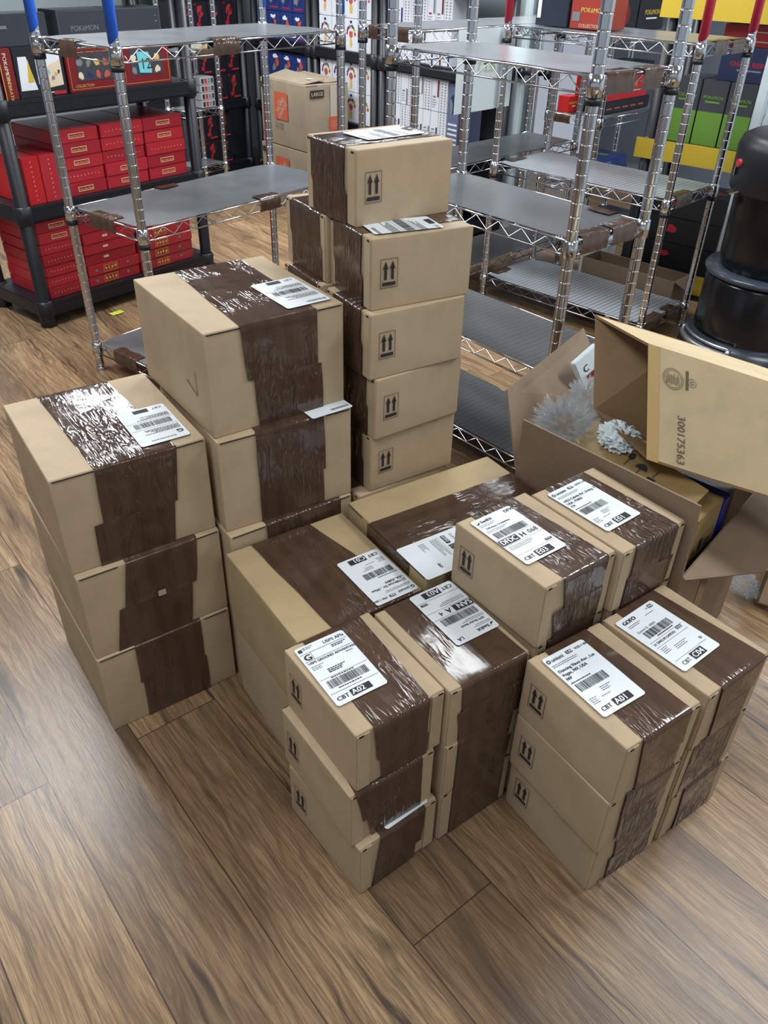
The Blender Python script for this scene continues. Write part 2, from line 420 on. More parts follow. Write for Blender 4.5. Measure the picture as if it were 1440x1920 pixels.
def carton_tape(par, d, seed, spec, tmat, amp=0.002):
    """spec: (x0, x1) fractions at far edge, near edge, near bottom, then step height fraction and jump left / right"""
    (f0, f1), (n0, n1), (b0, b1), (st, jl, jr) = spec
    b, a, h = d; bm = bmesh.new(); uvl = bm.loops.layers.uv.new('UVMap'); rr = random.Random(seed*31+7)
    path = []; N = 14; e = 0.0022
    rad = 0.004
    for i in range(N+1):
        path.append(('n', h*i/N*(1-rad/h)))
        if 1-(i+1)/N*(1-rad/h) <= st < 1-i/N*(1-rad/h):
            path.append(('n', h*(1-st)-0.0003)); path.append(('n', h*(1-st)+0.0003))
    for k in range(1, 4): path.append(('cn', k/4))
    for i in range(17): path.append(('t', rad+(a-2*rad)*i/16))
    for k in range(1, 4): path.append(('cf', k/4))
    for i in range(N, -1, -1): path.append(('f', h*i/N*(1-rad/h)))
    M_ = 12; rows = []; s = 0; last = None
    jag = [rr.uniform(-0.006, 0.006) for _ in range(len(path)*2)]
    for i, (k, q) in enumerate(path):
        if k == 'n':
            fr = 1-q/h; lo, hi = n0+(b0-n0)*fr, n1+(b1-n1)*fr
            if fr > st: lo += jl; hi += jr
        elif k == 'f':
            fr = 1-q/h; lo, hi = f0-0.01, f1+0.02
            if fr > st: lo -= 0.04; hi -= 0.03
        elif k == 'cn': lo, hi = n0, n1
        elif k == 'cf': lo, hi = f0, f1
        else:
            fr = q/a; lo, hi = n0+(f0-n0)*fr, n1+(f1-n1)*fr
        lo += jag[i]*0.12+0.006*noise.noise(Vector((i*0.21, seed, 1))); hi += jag[-i-1]*0.12+0.006*noise.noise(Vector((i*0.21, seed, 5)))
        row = []
        for j in range(M_+1):
            x = (lo+(hi-lo)*j/M_); X = x*b
            wr = 0.0006*noise.noise(Vector((X*40+seed, i*0.7, seed)))
            if k == 'n': p = (X, -e-max(0, disp(x, q/h, seed+0.74, amp))-0.001+wr-0.0014*(par.get('kindS', 0)), q)
            elif k == 'f': p = (X, a+e+max(0, disp(x, q/h, seed+1.11, amp))+0.001+wr+0.0014*(par.get('kindS', 0)), q)
            elif k == 't': p = (X, q, h+0.0011+wr)
            elif k == 'cn':
                t = q*PI/2; p = (X, rad-(rad+e+0.001)*math.cos(t), h-rad+(rad+0.0011)*math.sin(t))
            else:
                t = q*PI/2; p = (X, a-rad+(rad+e+0.001)*math.sin(t), h-rad+(rad+0.0011)*math.cos(t))
            row.append(bm.verts.new(p))
        c = Vector(row[M_//2].co); s += (c-last).length if last is not None else 0; last = c
        rows.append((row, s))
    for i in range(len(rows)-1):
        (A, sa), (B, sb) = rows[i], rows[i+1]
        for j in range(M_):
            f = bm.faces.new((A[j], A[j+1], B[j+1], B[j])); f.smooth = True
            for lp, (vv, ss) in zip(f.loops, ((A[j], sa), (A[j+1], sa), (B[j+1], sb), (B[j], sb))):
                lp[uvl].uv = (vv.co.x+seed*1.37, ss+seed*2.1)
    return fin('packing_tape', bm, tmat, par)
def arrow_mark(par, y1, z0, w_=0.043, h=0.064, X=-0.0022):
    """this-way-up mark on the x=0 side, its left edge at y1"""
    M = Matrix(((0, 0, -1, X), (-1, 0, 0, y1), (0, 1, 0, z0), (0, 0, 0, 1)))
    bm = bmesh.new(); outline(bm, 0, 0, w_, h, 0.0011, M)
    rect(bm, 0.005, 0.005, w_-0.010, 0.008, M)
    for cx_ in (w_*0.30, w_*0.70):
        rect(bm, cx_-0.0033, 0.018, 0.0066, 0.026, M)
        poly(bm, [(cx_-0.0065, 0.042), (cx_+0.0065, 0.042), (cx_, h-0.005)], M)
    return fin('arrow_mark', bm, BLACK, par)

def barcode(bm, x, y, w_, h, seed, M=None):
    rr = random.Random(seed); c = x
    while c < x+w_:
        t = rr.choice((0.0006, 0.0006, 0.0012, 0.0018)); t = min(t, x+w_-c)
        rect(bm, c, y, t, h, M); c += t+rr.choice((0.0007, 0.0007, 0.0013))
def small(bm, x, y, n, w_, size=0.0032, seed=0, step=0.0042):
    """rows of illegibly small type"""
    rr = random.Random(seed)
    for k in range(n):
        c = x; L = w_*rr.uniform(0.55, 1.0)
        while c < x+L:
            t = rr.uniform(0.002, 0.007); rect(bm, c, y-k*step, min(t, x+L-c), size*0.35); c += t+0.0012
def tagbox(bm, wb, x, y, w_, h, s, size, align='L', dx=0.002, bold=0.0004):
    rect(bm, x, y, w_, h); text(wb, s, x+dx if align == 'L' else x+w_/2, y+(h-size*0.7)/2, size, bold=bold, align=align, z=0.0002, sx=0.8 if len(s) > 3 else 1.0)
LW, LH = 0.110, 0.168
def lab_usps(bm, wb):
    rect(bm, -0.052, 0.062, 0.104, 0.0008); text(bm, 'USPS APIs', 0.004, 0.068, 0.011, bold=0.0002)
    rect(bm, -0.050, 0.069, 0.008, 0.008); small(bm, -0.040, 0.077, 2, 0.024, 0.004)
    text(bm, 'G', -0.049, 0.044, 0.022, bold=0.0009); rect(bm, -0.031, 0.042, 0.0008, 0.020); rect(bm, -0.052, 0.041, 0.104, 0.0008)
    small(bm, 0.014, 0.056, 2, 0.034, 0.006); text(bm, 'USPS GROUND ADVANTAGE', -0.049, 0.032, 0.0082, bold=0.0003)
    small(bm, -0.049, 0.024, 3, 0.030); small(bm, 0.030, 0.026, 1, 0.016, 0.005); small(bm, -0.025, 0.004, 3, 0.042, 0.006)
    rect(bm, -0.052, -0.014, 0.104, 0.0006); small(bm, -0.030, -0.018, 1, 0.055, 0.006)
    barcode(bm, -0.044, -0.041, 0.086, 0.020, 3); small(bm, -0.030, -0.047, 1, 0.055, 0.006); rect(bm, -0.052, -0.054, 0.104, 0.0008)
    text(bm, 'CBT', -0.048, -0.074, 0.014, bold=0.0003); tagbox(bm, wb, -0.018, -0.077, 0.044, 0.016, 'A02', 0.017)
def uni(code, box_, route, addr, seed):
    def f(bm, wb):
        ring(bm, -0.047, 0.071, 0.0026, 0.0046, seg=14); text(bm, 'uniuni', -0.040, 0.067, 0.0125, bold=0.0002)
        tagbox(bm, wb, 0.000, 0.068, 0.015, 0.008, box_, 0.0085); text(bm, route, 0.022, 0.069, 0.0082, bold=0.0002)
        small(bm, -0.049, 0.058, 2, 0.070)
        for k, a in enumerate(addr): text(bm, a, -0.049, 0.038-k*0.011, 0.0098, bold=0.0003)
        small(bm, -0.049, 0.006, 1, 0.055, 0.006); barcode(bm, -0.046, -0.018, 0.074, 0.020, seed)
        small(bm, -0.010, -0.028, 3, 0.030); small(bm, -0.049, -0.040, 4, 0.020); small(bm, -0.022, -0.046, 1, 0.025)
        text(bm, 'CBT', -0.046, -0.073, 0.0135, bold=0.0003); tagbox(bm, wb, -0.014, -0.077, 0.044, 0.017, code, 0.0185)
    return f
def lab_swift(code, right, zone, big, mid, num, seed):
    def f(bm, wb):
        poly(bm, [(-0.051, 0.066), (-0.043, 0.066), (-0.039, 0.074)]); text(bm, 'SwiftX', -0.037, 0.067, 0.0115, bold=0.0004)
        text(bm, zone, 0.030, 0.068, 0.0125, bold=0.0003); small(bm, -0.049, 0.060, 2, 0.045)
        text(bm, right, -0.043, 0.044, 0.0075, bold=0.0003); small(bm, -0.049, 0.038, 2, 0.060)
        barcode(bm, -0.046, 0.008, 0.088, 0.020, seed); rect(bm, -0.054, 0.004, 0.108, 0.0006)
        tagbox(bm, wb, -0.054, -0.016, 0.048, 0.018, big, 0.0195, bold=0.0006)
        text(bm, mid, 0.000, -0.014, 0.0195, bold=0.0004); text(bm, num, 0.022, -0.013, 0.0175)
        rect(bm, -0.054, -0.019, 0.108, 0.0006); small(bm, -0.049, -0.026, 3, 0.070)
        tagbox(bm, wb, 0.032, -0.050, 0.017, 0.006, 'STDRT', 0.0055, dx=0.001, bold=0)
        rect(bm, -0.054, -0.054, 0.108, 0.0006); text(bm, 'CBT', -0.048, -0.074, 0.0145, bold=0.0002)
        tagbox(bm, wb, -0.016, -0.078, 0.044, 0.018, code, 0.019)
    return f
def lab_gofo(bm, wb):
    text(bm, 'GOFO', -0.050, 0.066, 0.0135, bold=0.0007); tagbox(bm, wb, 0.036, 0.069, 0.013, 0.009, 'EGO', 0.0078, dx=0.001)
    text(bm, 'TX', 0.026, 0.070, 0.0055); small(bm, -0.049, 0.058, 2, 0.040); small(bm, 0.010, 0.060, 1, 0.03)
    text(bm, 'Summit IL  60501', -0.047, 0.034, 0.0082); barcode(bm, -0.040, 0.012, 0.080, 0.019, 8)
    small(bm, -0.020, 0.007, 1, 0.055, 0.007); rect(bm, -0.052, 0.002, 0.104, 0.0006)
    text(bm, '31 SWD.M GWDS1', -0.050, -0.008, 0.0085, bold=0.0002); text(bm, '033', 0.028, -0.006, 0.0118, bold=0.0002)
    rect(bm, -0.052, -0.014, 0.104, 0.0006); small(bm, -0.049, -0.020, 4, 0.022); small(bm, -0.018, -0.030, 3, 0.040)
    text(bm, 'D', 0.043, -0.050, 0.009, bold=0.0003); rect(bm, -0.054, -0.057, 0.106, 0.0006)
    text(bm, 'CBT', -0.046, -0.074, 0.0135); tagbox(bm, wb, -0.014, -0.078, 0.038, 0.018, 'C04', 0.0185)
def lab_gofo2(bm, wb):
    small(bm, -0.049, 0.058, 2, 0.040); tagbox(bm, wb, -0.050, 0.030, 0.030, 0.011, 'GOFO', 0.0105)
    barcode(bm, -0.014, 0.028, 0.056, 0.020, 18); small(bm, -0.049, 0.016, 5, 0.080); text(bm, '060', 0.028, -0.034, 0.0105, bold=0.0002)
    small(bm, -0.049, -0.020, 4, 0.030); rect(bm, -0.052, 0.022, 0.104, 0.0006)
def lab_plain(seed, G=False):
    def f(bm, wb):
        if G: text(bm, 'G', -0.049, 0.050, 0.020, bold=0.0009); small(bm, -0.028, 0.070, 1, 0.06, 0.006)
        else: small(bm, -0.049, 0.072, 2, 0.050, 0.006)
        small(bm, -0.049, 0.040, 5, 0.085, 0.005); rect(bm, -0.052, 0.015, 0.104, 0.0008)
        barcode(bm, -0.044, -0.014, 0.084, 0.022, seed); rect(bm, -0.052, -0.020, 0.104, 0.0008)
        small(bm, -0.049, -0.028, 4, 0.080, 0.005); text(bm, 'CBT', -0.046, -0.074, 0.012); rect(bm, -0.014, -0.076, 0.034, 0.014)
    return f
def ship_label(par, d, cx_, cy_, upang, content, extra=0.0034, w_=LW, h=LH, seed=1):
    b, a, hh = d
    M = Matrix.Translation((cx_, cy_, hh+extra)) @ Matrix.Rotation(upang-PI/2, 4, 'Z')
    bm = bmesh.new(); n = 6; rc = 0.004
    # rounded corners sheet, slightly wavy
    xs = [-w_/2, -w_/2+rc]+[-w_/2+w_*k/n for k in range(1, n)]+[w_/2-rc, w_/2]; ys = [-h/2, -h/2+rc]+[-h/2+h*k/8 for k in range(1, 8)]+[h/2-rc, h/2]
    def zf(x, y): return 0.0004*noise.noise(Vector((x*30+seed, y*30, seed*3.1)))
    G = [[bm.verts.new((x, y, zf(x, y))) for y in ys] for x in xs]
    nx, ny = len(xs), len(ys)
    for i in range(nx-1):
        for j in range(ny-1):
            q = [G[i][j], G[i+1][j], G[i+1][j+1], G[i][j+1]]
            if i == 0 and j == 0: q.pop(0)
            elif i == nx-2 and j == 0: q.pop(1)
            elif i == nx-2 and j == ny-2: q.pop(2)
            elif i == 0 and j == ny-2: q.pop(3)
            bm.faces.new(q).smooth = True
    lab = fin('shipping_label', bm, WHITE, par); lab.matrix_local = M
    if content:
        b1, b2 = bmesh.new(), bmesh.new(); content(b1, b2)
        for v in b1.verts: v.co.z += 0.0010
        for v in b2.verts: v.co.z += 0.0014
        vm = {}
        for f in b2.faces:
            nf = b1.faces.new([vm.setdefault(v, b1.verts.new(v.co)) if v not in vm else vm[v] for v in f.verts]); nf.material_index = 1
        b2.free(); fin('label_printing', b1, [BLACK, WHITEINK], lab)
    return lab
DEF = ((0.16, 0.86), (0.18, 0.84), (0.2, 0.84), (0.55, 0.0, -0.02))
def carton(kind, label, F, yaw, z, spec=DEF, group=None, seed=1, rot=False, arrow=True, tm=None, kraft=None, d=None, ymark=0.233):
    """F nearest bottom corner; x runs along the right-hand side, y along the left-hand side (rot swaps them)"""
    d = d or {'S': S_, 'L': L_, 'C': C_}[kind]
    u = Vector((-math.cos(yaw), math.sin(yaw))); v = Vector((math.sin(yaw), math.cos(yaw)))
    if rot:   # long side on the right: x axis = u, y axis = -v
        O = Vector(F)+v*d[1]; ang = math.atan2(u.y, u.x)
    else:
        O = Vector(F); ang = math.atan2(v.y, v.x)
    par = thing('shipping_carton' if kind != 'S' else 'small_shipping_carton', label, 'cardboard box', frame_m(O, ang, z), group)
    if kind == 'S': par['kindS'] = 1
    carton_body(par, d, seed, 'S' if kind == 'S' else 'L', kraft or KRAFT)
    if spec: carton_tape(par, d, seed, spec, tm or (TAPES if kind == 'C' or seed in (2, 3, 50, 53, 54, 55, 70, 73) else TAPE))
    if kind == 'S' and arrow: arrow_mark(par, ymark, 0.048)
    return par
hs, hl, hc = S_[2], L_[2], C_[2]
GA, GB, GE, GF, GG, GK, GL, GI, GJ = ('large cartons in the left stack', 'large cartons in the middle-left stack', 'small cartons in the tall back stack',
    'small cartons in the front left stack', 'small cartons in the front middle stack', 'small cartons in the front right stack',
    'small cartons in the far right stack', 'small cartons in the raised middle stack', 'small cartons in the raised right stack')
# left stack of large cartons
a1 = carton('L', 'large taped carton topping the leftmost stack, white label beside glittering brown tape', (-0.665, 1.311), 0.965, 2*hl, ((.23, .72), (.27, .80), (.25, .72), (.55, -.06, -.02)), GA, 1)
ship_label(a1, L_, .256, .110, -1.57, lab_plain(41, True), seed=2)
carton('L', 'large middle carton of the leftmost stack, tape torn with a small bare patch', (-0.653, 1.297), 0.946, hl, ((.3, .8), (.325, .83), (.2, .74), (.5, -.04, -.03)), GA, 2)
bm = bmesh.new(); rect(bm, 0, 0, 0.018, 0.016, Matrix(((1, 0, 0, 0.165), (0, 0, -1, -0.0085), (0, 1, 0, 0.12), (0, 0, 0, 1))))
fin('bare_patch', bm, KRAFT, bpy.data.objects['shipping_carton.001'])
carton('L', 'large taped carton at the bottom of the leftmost stack, standing on the floor', (-0.651, 1.291), 0.943, 0, ((.26, .76), (.27, .77), (.25, .75), (.5, .02, .02)), GA, 3)
# middle-left stack
b1 = carton('L', 'large carton topping the stack second from left, crinkled tape and white label', (-0.370, 1.494), 0.943, 3*hl, ((.30, .82), (.24, .79), (.29, .79), (.52, .04, .03)), GB, 4)
ship_label(b1, L_, .26, .108, -1.55, lab_plain(42), seed=3)
bm = bmesh.new(); Mx = Matrix(((0, 0, -1, -0.0028), (-1, 0, 0, 0.112), (0, 1, 0, 0.078), (0, 0, 0, 1)))
rect(bm, 0.050, 0, 0.0020, 0.056, Mx); poly(bm, [(0, 0.018), (0.001, 0.0212), (0.051, 0.0024), (0.050, 0)], Mx); fin('corner_mark', bm, BLACK, b1)
b2 = carton('L', 'large carton, label sliver at its top edge, just under the second stack top box', (-0.363, 1.479), 1.0, 2*hl, ((.3, .8), (.27, .78), (.27, .79), (.6, .0, -.02)), GB, 5)
ship_label(b2, L_, .275, .075, -1.5, lab_plain(43), seed=4)
carton('L', 'large carton third from top, second stack from left, mostly hidden behind C01 box', (-0.352, 1.460), 0.945, hl, ((.25, .85), (.28, .9), (.3, .9), (.6, 0, 0)), GB, 6)
carton('L', 'large carton on the floor under the stack second from left, hidden behind other boxes', (-0.352, 1.462), 0.945, 0, ((.25, .85), (.28, .8), (.3, .8), (.6, 0, 0)), GB, 7)
# low two-box stack with the C01 label
c1 = carton('C', 'medium carton with label C01 on top, broad double tape, behind the front left boxes', (-0.168, 1.162), 0.967, hc, ((.20, .70), (.26, .92), (.26, .9), (.6, 0, 0)), None, 8, kraft=cardboard('golden_kraft_cardboard', (176, 155, 117)))
ship_label(c1, C_, .249, .086, -1.56, uni('C01', 'JFK', 'P90 1 003', ('22 Hillcrest Dr , West', 'USA, 02893'), 12), seed=5)
carton('C', 'medium carton on the floor directly under the one labelled C01', (-0.166, 1.160), 0.975, 0, ((.25, .8), (.26, .8), (.26, .8), (.6, 0, 0)), None, 9)
# wide box behind
Dx = Vector((0.835, 0.550)).normalized(); dA = math.atan2(Dx.y, Dx.x)
d_dim = (0.335, 0.435, 0.24)
def wide(label, z, seed, lab=False):
    # x axis towards the back, y axis to the left (against Dx)
    ang = math.atan2(Dx.x, -Dx.y); P = Vector((0.096, 1.335))+Dx*0.435
    p = thing('shipping_carton', label, 'cardboard box', frame_m(P, ang, z)); carton_body(p, d_dim, seed, 'L', MATS['golden_kraft_cardboard'])
    carton_tape(p, d_dim, seed, ((.20, .70), (.20, .70), (.22, .7), (.5, 0, 0)), TAPE)
    return p
dd = wide('wide carton behind the C01 box, tape along its length, label reading 060', 0.24, 10)
wm = Matrix.Translation((0, 0, 0))
def d_local(px, py): return dd.matrix_world.inverted() @ Vector((px, py, 0))
q0 = d_local(0.036, 1.442); q1 = d_local(0.099, 1.315); q2 = d_local(0.167, 1.530)
ctr = (q1+q2)/2; e1 = (q2-q0).normalized()
ship_label(dd, d_dim, ctr.x, ctr.y, math.atan2(e1.y, e1.x), lab_gofo2, seed=6, w_=0.125)
wide('wide carton on the floor under the wide middle box, only a corner showing', 0.0, 11)
# tall back stack of small cartons (long side to the right)
E = [((-0.077, 1.769), 0.947), ((-0.041, 1.691), 1.06), ((-0.040, 1.668), 1.0), ((-0.025, 1.669), 0.93), ((-0.035, 1.679), 0.963),
     ((-0.062, 1.657), 0.93), ((-0.06, 1.665), 0.94), ((-0.06, 1.665), 0.94)]
eL = ['topmost small carton of the tallest stack, white label and wrinkled tape on its top',
      'small carton second from the top of the tallest stack, label peeking out in front',
      'small carton third from the top of the tallest stack, long side with arrows facing forward',
      'small carton fourth from the top of the tallest stack',
      'small carton fifth from the top of the tallest stack, just above the wide middle box',
      'small carton sixth from the top of the tallest stack, only its top rim showing',
      'small carton second from the floor in the tallest stack, hidden', 'small carton on the floor in the tallest stack, hidden']
eS = [((.13, .78), (.13, .78), (.13, .78), (.55, 0, .06)), ((.12, .84), (.14, .86), (.14, .86), (.45, .02, -.06))]
for k, ((x, y), yw) in enumerate(E):
    sp_ = ((.14, .86), (.13, .84) , (.13, .8), (.5, .03, .05))
    e = carton('S', eL[k], (x, y), yw, (7-k)*hs, ((.2, .8), (.2, .8), (.2, .8), (.5, 0, 0)) if k > 1 else ((.22, .88), (.22, .88), (.2, .86), (.55, 0, 0)), GE, 20+k, rot=True)
    if k == 0: ship_label(e, S_, 0.115, 0.105, 0.06+PI/2, lab_plain(44), seed=7, w_=0.100, h=0.16)
    if k == 1: ship_label(e, S_, 0.058, 0.150, -0.08+PI/2, lab_plain(45), seed=8, w_=0.09, h=0.165)
uE = lambda yw: Vector((-math.cos(yw), math.sin(yw)))
GE2 = 'small cartons in the column behind the tallest stack'
bk = [(Vector((-0.041, 1.691))+uE(1.0)*0.203, 1.0, 6), (Vector((-0.040, 1.668))+uE(0.98)*0.215, 1.0, 5)]
bl = ['small carton just behind the second box of the tallest stack, torn tape end facing left',
      'small carton behind the third box of the tallest stack, shiny tape on its exposed corner']
for k, (P, yw, lv) in enumerate(bk): carton('S', bl[k], P, yw, lv*hs, ((.12, .86), (.12, .86), (.12, .84), (.5, 0, .04)), GE2, 30+k, rot=True)
for lv in range(5):
    carton('S', 'hidden small carton, %s from the floor in the column behind the tallest stack' % ('first', 'second', 'third', 'fourth', 'fifth')[lv], Vector((-0.045, 1.68))+uE(0.96)*0.212, 0.96, lv*hs, DEF, GE2, 40+lv, rot=True)
# front left stack
f1 = carton('S', 'small carton with label A02 on top of the front left stack', (-0.039, 0.912), 0.943, 2*hs, ((.2, .88), (.19, .82), (.26, .80), (.6, .03, .02)), GF, 50)
ship_label(f1, S_, .066, .154, 1.55, lab_usps, seed=9)
carton('S', 'small carton in the middle of the front left stack, pushed slightly outwards', (-0.049, 0.899), 0.937, hs, ((.2, .8), (.06, .84), (.2, .86), (.6, .05, 0)), GF, 51)
f3 = carton('S', 'bottom small carton of the front left stack, white label edge pinched above it', (-0.030, 0.890), 0.89, 0, ((.2, .8), (.26, .84), (.16, .80), (.7, 0, -.08)), GF, 52)
ship_label(f3, S_, 0.125, 0.086, 1.57, lab_plain(46), seed=10, extra=0.0022)
# front middle stack
g1 = carton('S', 'small carton with label A03 lying upside down, on top of the front middle stack', (0.131, 1.020), 0.962, 2*hs, ((.12, .9), (.14, .96), (.22, .96), (.45, -.06, 0)), GG, 53)
ship_label(g1, S_, .140, .168, -1.57, lab_swift('A03', '5072 Becker Ranch', 'LA', 'SAN', 'A', '4', 21), seed=11)
carton('S', 'small carton in the middle of the front middle stack', (0.134, 1.018), 0.93, hs, ((.12, .9), (.16, .9), (.16, .86), (.5, 0, .04)), GG, 54)
carton('S', 'small carton at the bottom of the front middle stack on the floor', (0.134, 1.019), 0.92, 0, ((.12, .9), (.16, .9), (.16, .9), (.6, 0, 0)), GG, 55)
# raised stacks
i1 = carton('S', 'small carton with label E03 on top, raised, arrows on its left side', (0.305, 1.140), 0.915, 3*hs, ((.2, .8), (.25, .89), (.4, .86), (.5, -.16, .02)), GI, 56, tm=TAPE2)
ship_label(i1, S_, .074, .150, 1.57, lab_swift('E03', '739 Rose Creekdrive', 'DFW', 'DFDC', 'H', '068', 22), seed=12)
j1 = carton('S', 'small carton with label E01 on top, raised, beside the open carton', (0.476, 1.252), 0.918, 3*hs, ((.2, .82), (.2, .87), (.2, .84), (.5, -.04, .05)), GJ, 57, tm=TAPE2)
ship_label(j1, S_, .080, .149, 1.60, uni('E01', 'DFW', 'DFW-3 005', ('1453 Cabela Rd , Irving, TX,', 'USA, 75063', 'TX'), 23), seed=13)
for s_, (X, Y), yw, g in (('left', (0.308, 1.145), 0.915, GI), ('right', (0.479, 1.258), 0.918, GJ)):
    for lv, wd in ((2, 'directly under'), (1, 'two below'), (0, 'on the floor below')):
        carton('S', 'small carton %s the raised box labelled %s' % (wd, 'E03' if s_ == 'left' else 'E01'), (X, Y), yw, lv*hs, ((.12, .9), (.16, .86), (.16, .86), (.5, .02, 0)), g, 60+lv+(3 if s_ == 'left' else 0))
# front right stacks
k1 = carton('S', 'small carton with label A01 on top of the front right stack', (0.433, 0.900), 0.961, 2*hs, ((.22, .8), (.2, .86), (.3, .9), (.6, .0, -.04)), GK, 70)
ship_label(k1, S_, .073, .153, 1.56, uni('A01', 'LAX', 'VGS-1 008', ('Dancing Vines Ave , Las', 'Vegas, NV, USA', 'NV'), 24), seed=14)
carton('S', 'small carton in the middle of the front right stack, tape wrinkled into ridges', (0.430, 0.899), 0.975, hs, ((.2, .8), (.22, .9), (.26, .82), (.5, 0, .03)), GK, 71, tm=TAPE2)
carton('S', 'small carton at the bottom of the front right stack on the floor', (0.440, 0.912), 0.975, 0, ((.2, .8), (.26, .85), (.34, .9), (.5, -.06, 0)), GK, 72, tm=TAPE2)
l1 = carton('S', 'small carton with label C04 on top of the stack at the right edge', (0.615, 1.027), 0.911, 2*hs, ((.2, .82), (.2, .93), (.3, .88), (.5, 0, -.04)), GL, 73)
ship_label(l1, S_, .071, .149, 1.60, lab_gofo, seed=15, w_=0.122)
carton('S', 'small carton in the middle of the stack at the right edge', (0.614, 1.031), 0.93, hs, ((.2, .82), (.1, .86), (.1, .84), (.5, 0, 0)), GL, 74, tm=TAPE2)
carton('S', 'small carton at the bottom of the stack at the right edge on the floor', (0.619, 1.033), 0.94, 0, ((.2, .82), (.2, .8), (.26, .88), (.5, 0, 0)), GL, 75, tm=TAPE2)
for o in bpy.data.objects:
    if 'kindS' in o: del o['kindS']

# ------------------------------------------------------------------ generic printed boxes standing in a frame
FM = lambda w_, h: Matrix(((1, 0, 0, 0), (0, 0, -1, -0.0012), (0, 1, 0, 0), (0, 0, 0, 1)))   # front face plane (x right, y up)
def pbox(name, label, cat, Fr, x, y, z, w_, d, h, m_, deco=None, group=None, bev=0.0025, rz=0.0, top=None, side=None):
    """closed printed box; deco(bm, M) draws on the front, top(bm, M) on the top, side(bm, M) on the left"""
    Mx = Fr @ Matrix.Translation((x, y, z)) @ Matrix.Rotation(rz, 4, 'Z')
    bm = bmesh.new(); box(bm, 0, w_, 0, d, 0, h, bev)
    if deco or top or side:
        o = thing(name, label, cat, Mx, group); fin('box_body', bm, m_, o)
        b = bmesh.new(); ms = deco_mats[:]
        if deco: deco(b, FM(w_, h), w_, h)
        if top: top(b, Matrix.Translation((0, 0, h+0.0012)), w_, d)
        if side: side(b, Matrix(((0, 0, -1, -0.0012), (-1, 0, 0, d), (0, 1, 0, 0), (0, 0, 0, 1))), d, h)
        fin('box_printing', b, ms, o)
    else:
        o = fin(name, bm, m_); o.matrix_world = Mx; tag(o, label, cat, group)
    return o
deco_mats = [BLACK, WHITEINK, RED, GOLD, CREAM, BLUEP, GREEN, CHAR, NAVY, ORANGE, GREYINK, DRED, CYAN, YEL]
dB, dW, dR, dG, dC, dBl, dGn, dCh, dN, dO, dGy, dDR, dCy, dY = range(14)

# ------------------------------------------------------------------ chrome wire racks
def post_mesh(h, r=0.0175):
    bm = bmesh.new(); prof = [(r, 0.0)]; z = 0.0254
    while z < h-0.01:
        prof += [(r, z-0.0030), (r, z-0.0013), (r*0.90, z-0.0007), (r*0.90, z+0.0007), (r, z+0.0013), (r, z+0.0030)]; z += 0.0254*1.5
    prof += [(r, h)]
    lathe(bm, prof, 14); lathe(bm, [(0.0001, h), (r, h)], 14)
    lathe(bm, [(0.021, 0), (0.021, 0.012), (r, 0.016)], 14)
    me = bpy.data.meshes.new('post'); bm.to_mesh(me); bm.free(); me.materials.append(CHROME); return me
def shelf_frame(bm, X, Y, drop=0.042):
    def edge(A, B):
        A = Vector(A); B = Vector(B); D = (B-A); L = D.length; t = D/L; A = A+t*0.021; B = B-t*0.021; L -= 0.042
        dn = Vector((0, 0, -drop))
        tube(bm, [A, B], 0.0032, 6); tube(bm, [A+dn, B+dn], 0.0032, 6)
        n = max(2, int(round(L/0.095))); pts = [A+t*0.012+dn*0.5]
        for i in range(n): pts += [A+t*(L*(i+0.25)/n)+dn*0.93, A+t*(L*(i+0.75)/n)+dn*0.07]
        tube(bm, pts+[B-t*0.012+dn*0.6], 0.002, 5)
    edge((0, 0, 0), (X, 0, 0)); edge((0, Y, 0), (X, Y, 0)); edge((0, 0, 0), (0, Y, 0)); edge((X, 0, 0), (X, Y, 0))
    # long wires that carry the liner
    if Y > X:
        n = 8
        for i in range(1, n): tube(bm, [(X*i/n, 0.003, -0.004), (X*i/n, Y-0.003, -0.004)], 0.0013, 4)
        tube(bm, [(0.003, Y/2, -0.008), (X-0.003, Y/2, -0.008)], 0.0028, 5)
    else:
        n = 8
        for i in range(1, n): tube(bm, [(0.003, Y*i/n, -0.004), (X-0.003, Y*i/n, -0.004)], 0.0013, 4)
        tube(bm, [(X/2, 0.003, -0.008), (X/2, Y-0.003, -0.008)], 0.0028, 5)
def liner(bm, X, Y, seed, long_y):
    c = 0.045; e = 0.006
    n = 14; m_ = 10; G = {}
    for i in range(n+1):
        for j in range(m_+1):
            x = e+(X-2*e)*i/n; y = e+(Y-2*e)*j/m_
            for (cxx, cyy) in ((0, 0), (X, 0), (0, Y), (X, Y)):
                dx, dy = abs(x-cxx), abs(y-cyy)
                if dx+dy < c:
                    k = (c-dx-dy)/2; x += k*(1 if cxx == 0 else -1); y += k*(1 if cyy == 0 else -1)
            ed = min(x, X-x, y, Y-y)
            z = 0.0038+0.0035*max(0, noise.noise(Vector((x*5+seed, y*5, seed)))) + (0.004*max(0, noise.noise(Vector((x*9, y*9, seed*3)))) if ed < 0.03 else 0)
            G[i, j] = bm.verts.new((x, y, z))
    B = {k: bm.verts.new((v.co.x, v.co.y, v.co.z-0.0012)) for k, v in G.items()}
    for i in range(n):
        for j in range(m_):
            bm.faces.new((G[i, j], G[i+1, j], G[i+1, j+1], G[i, j+1])).smooth = True
            bm.faces.new((B[i, j], B[i, j+1], B[i+1, j+1], B[i+1, j])).smooth = True
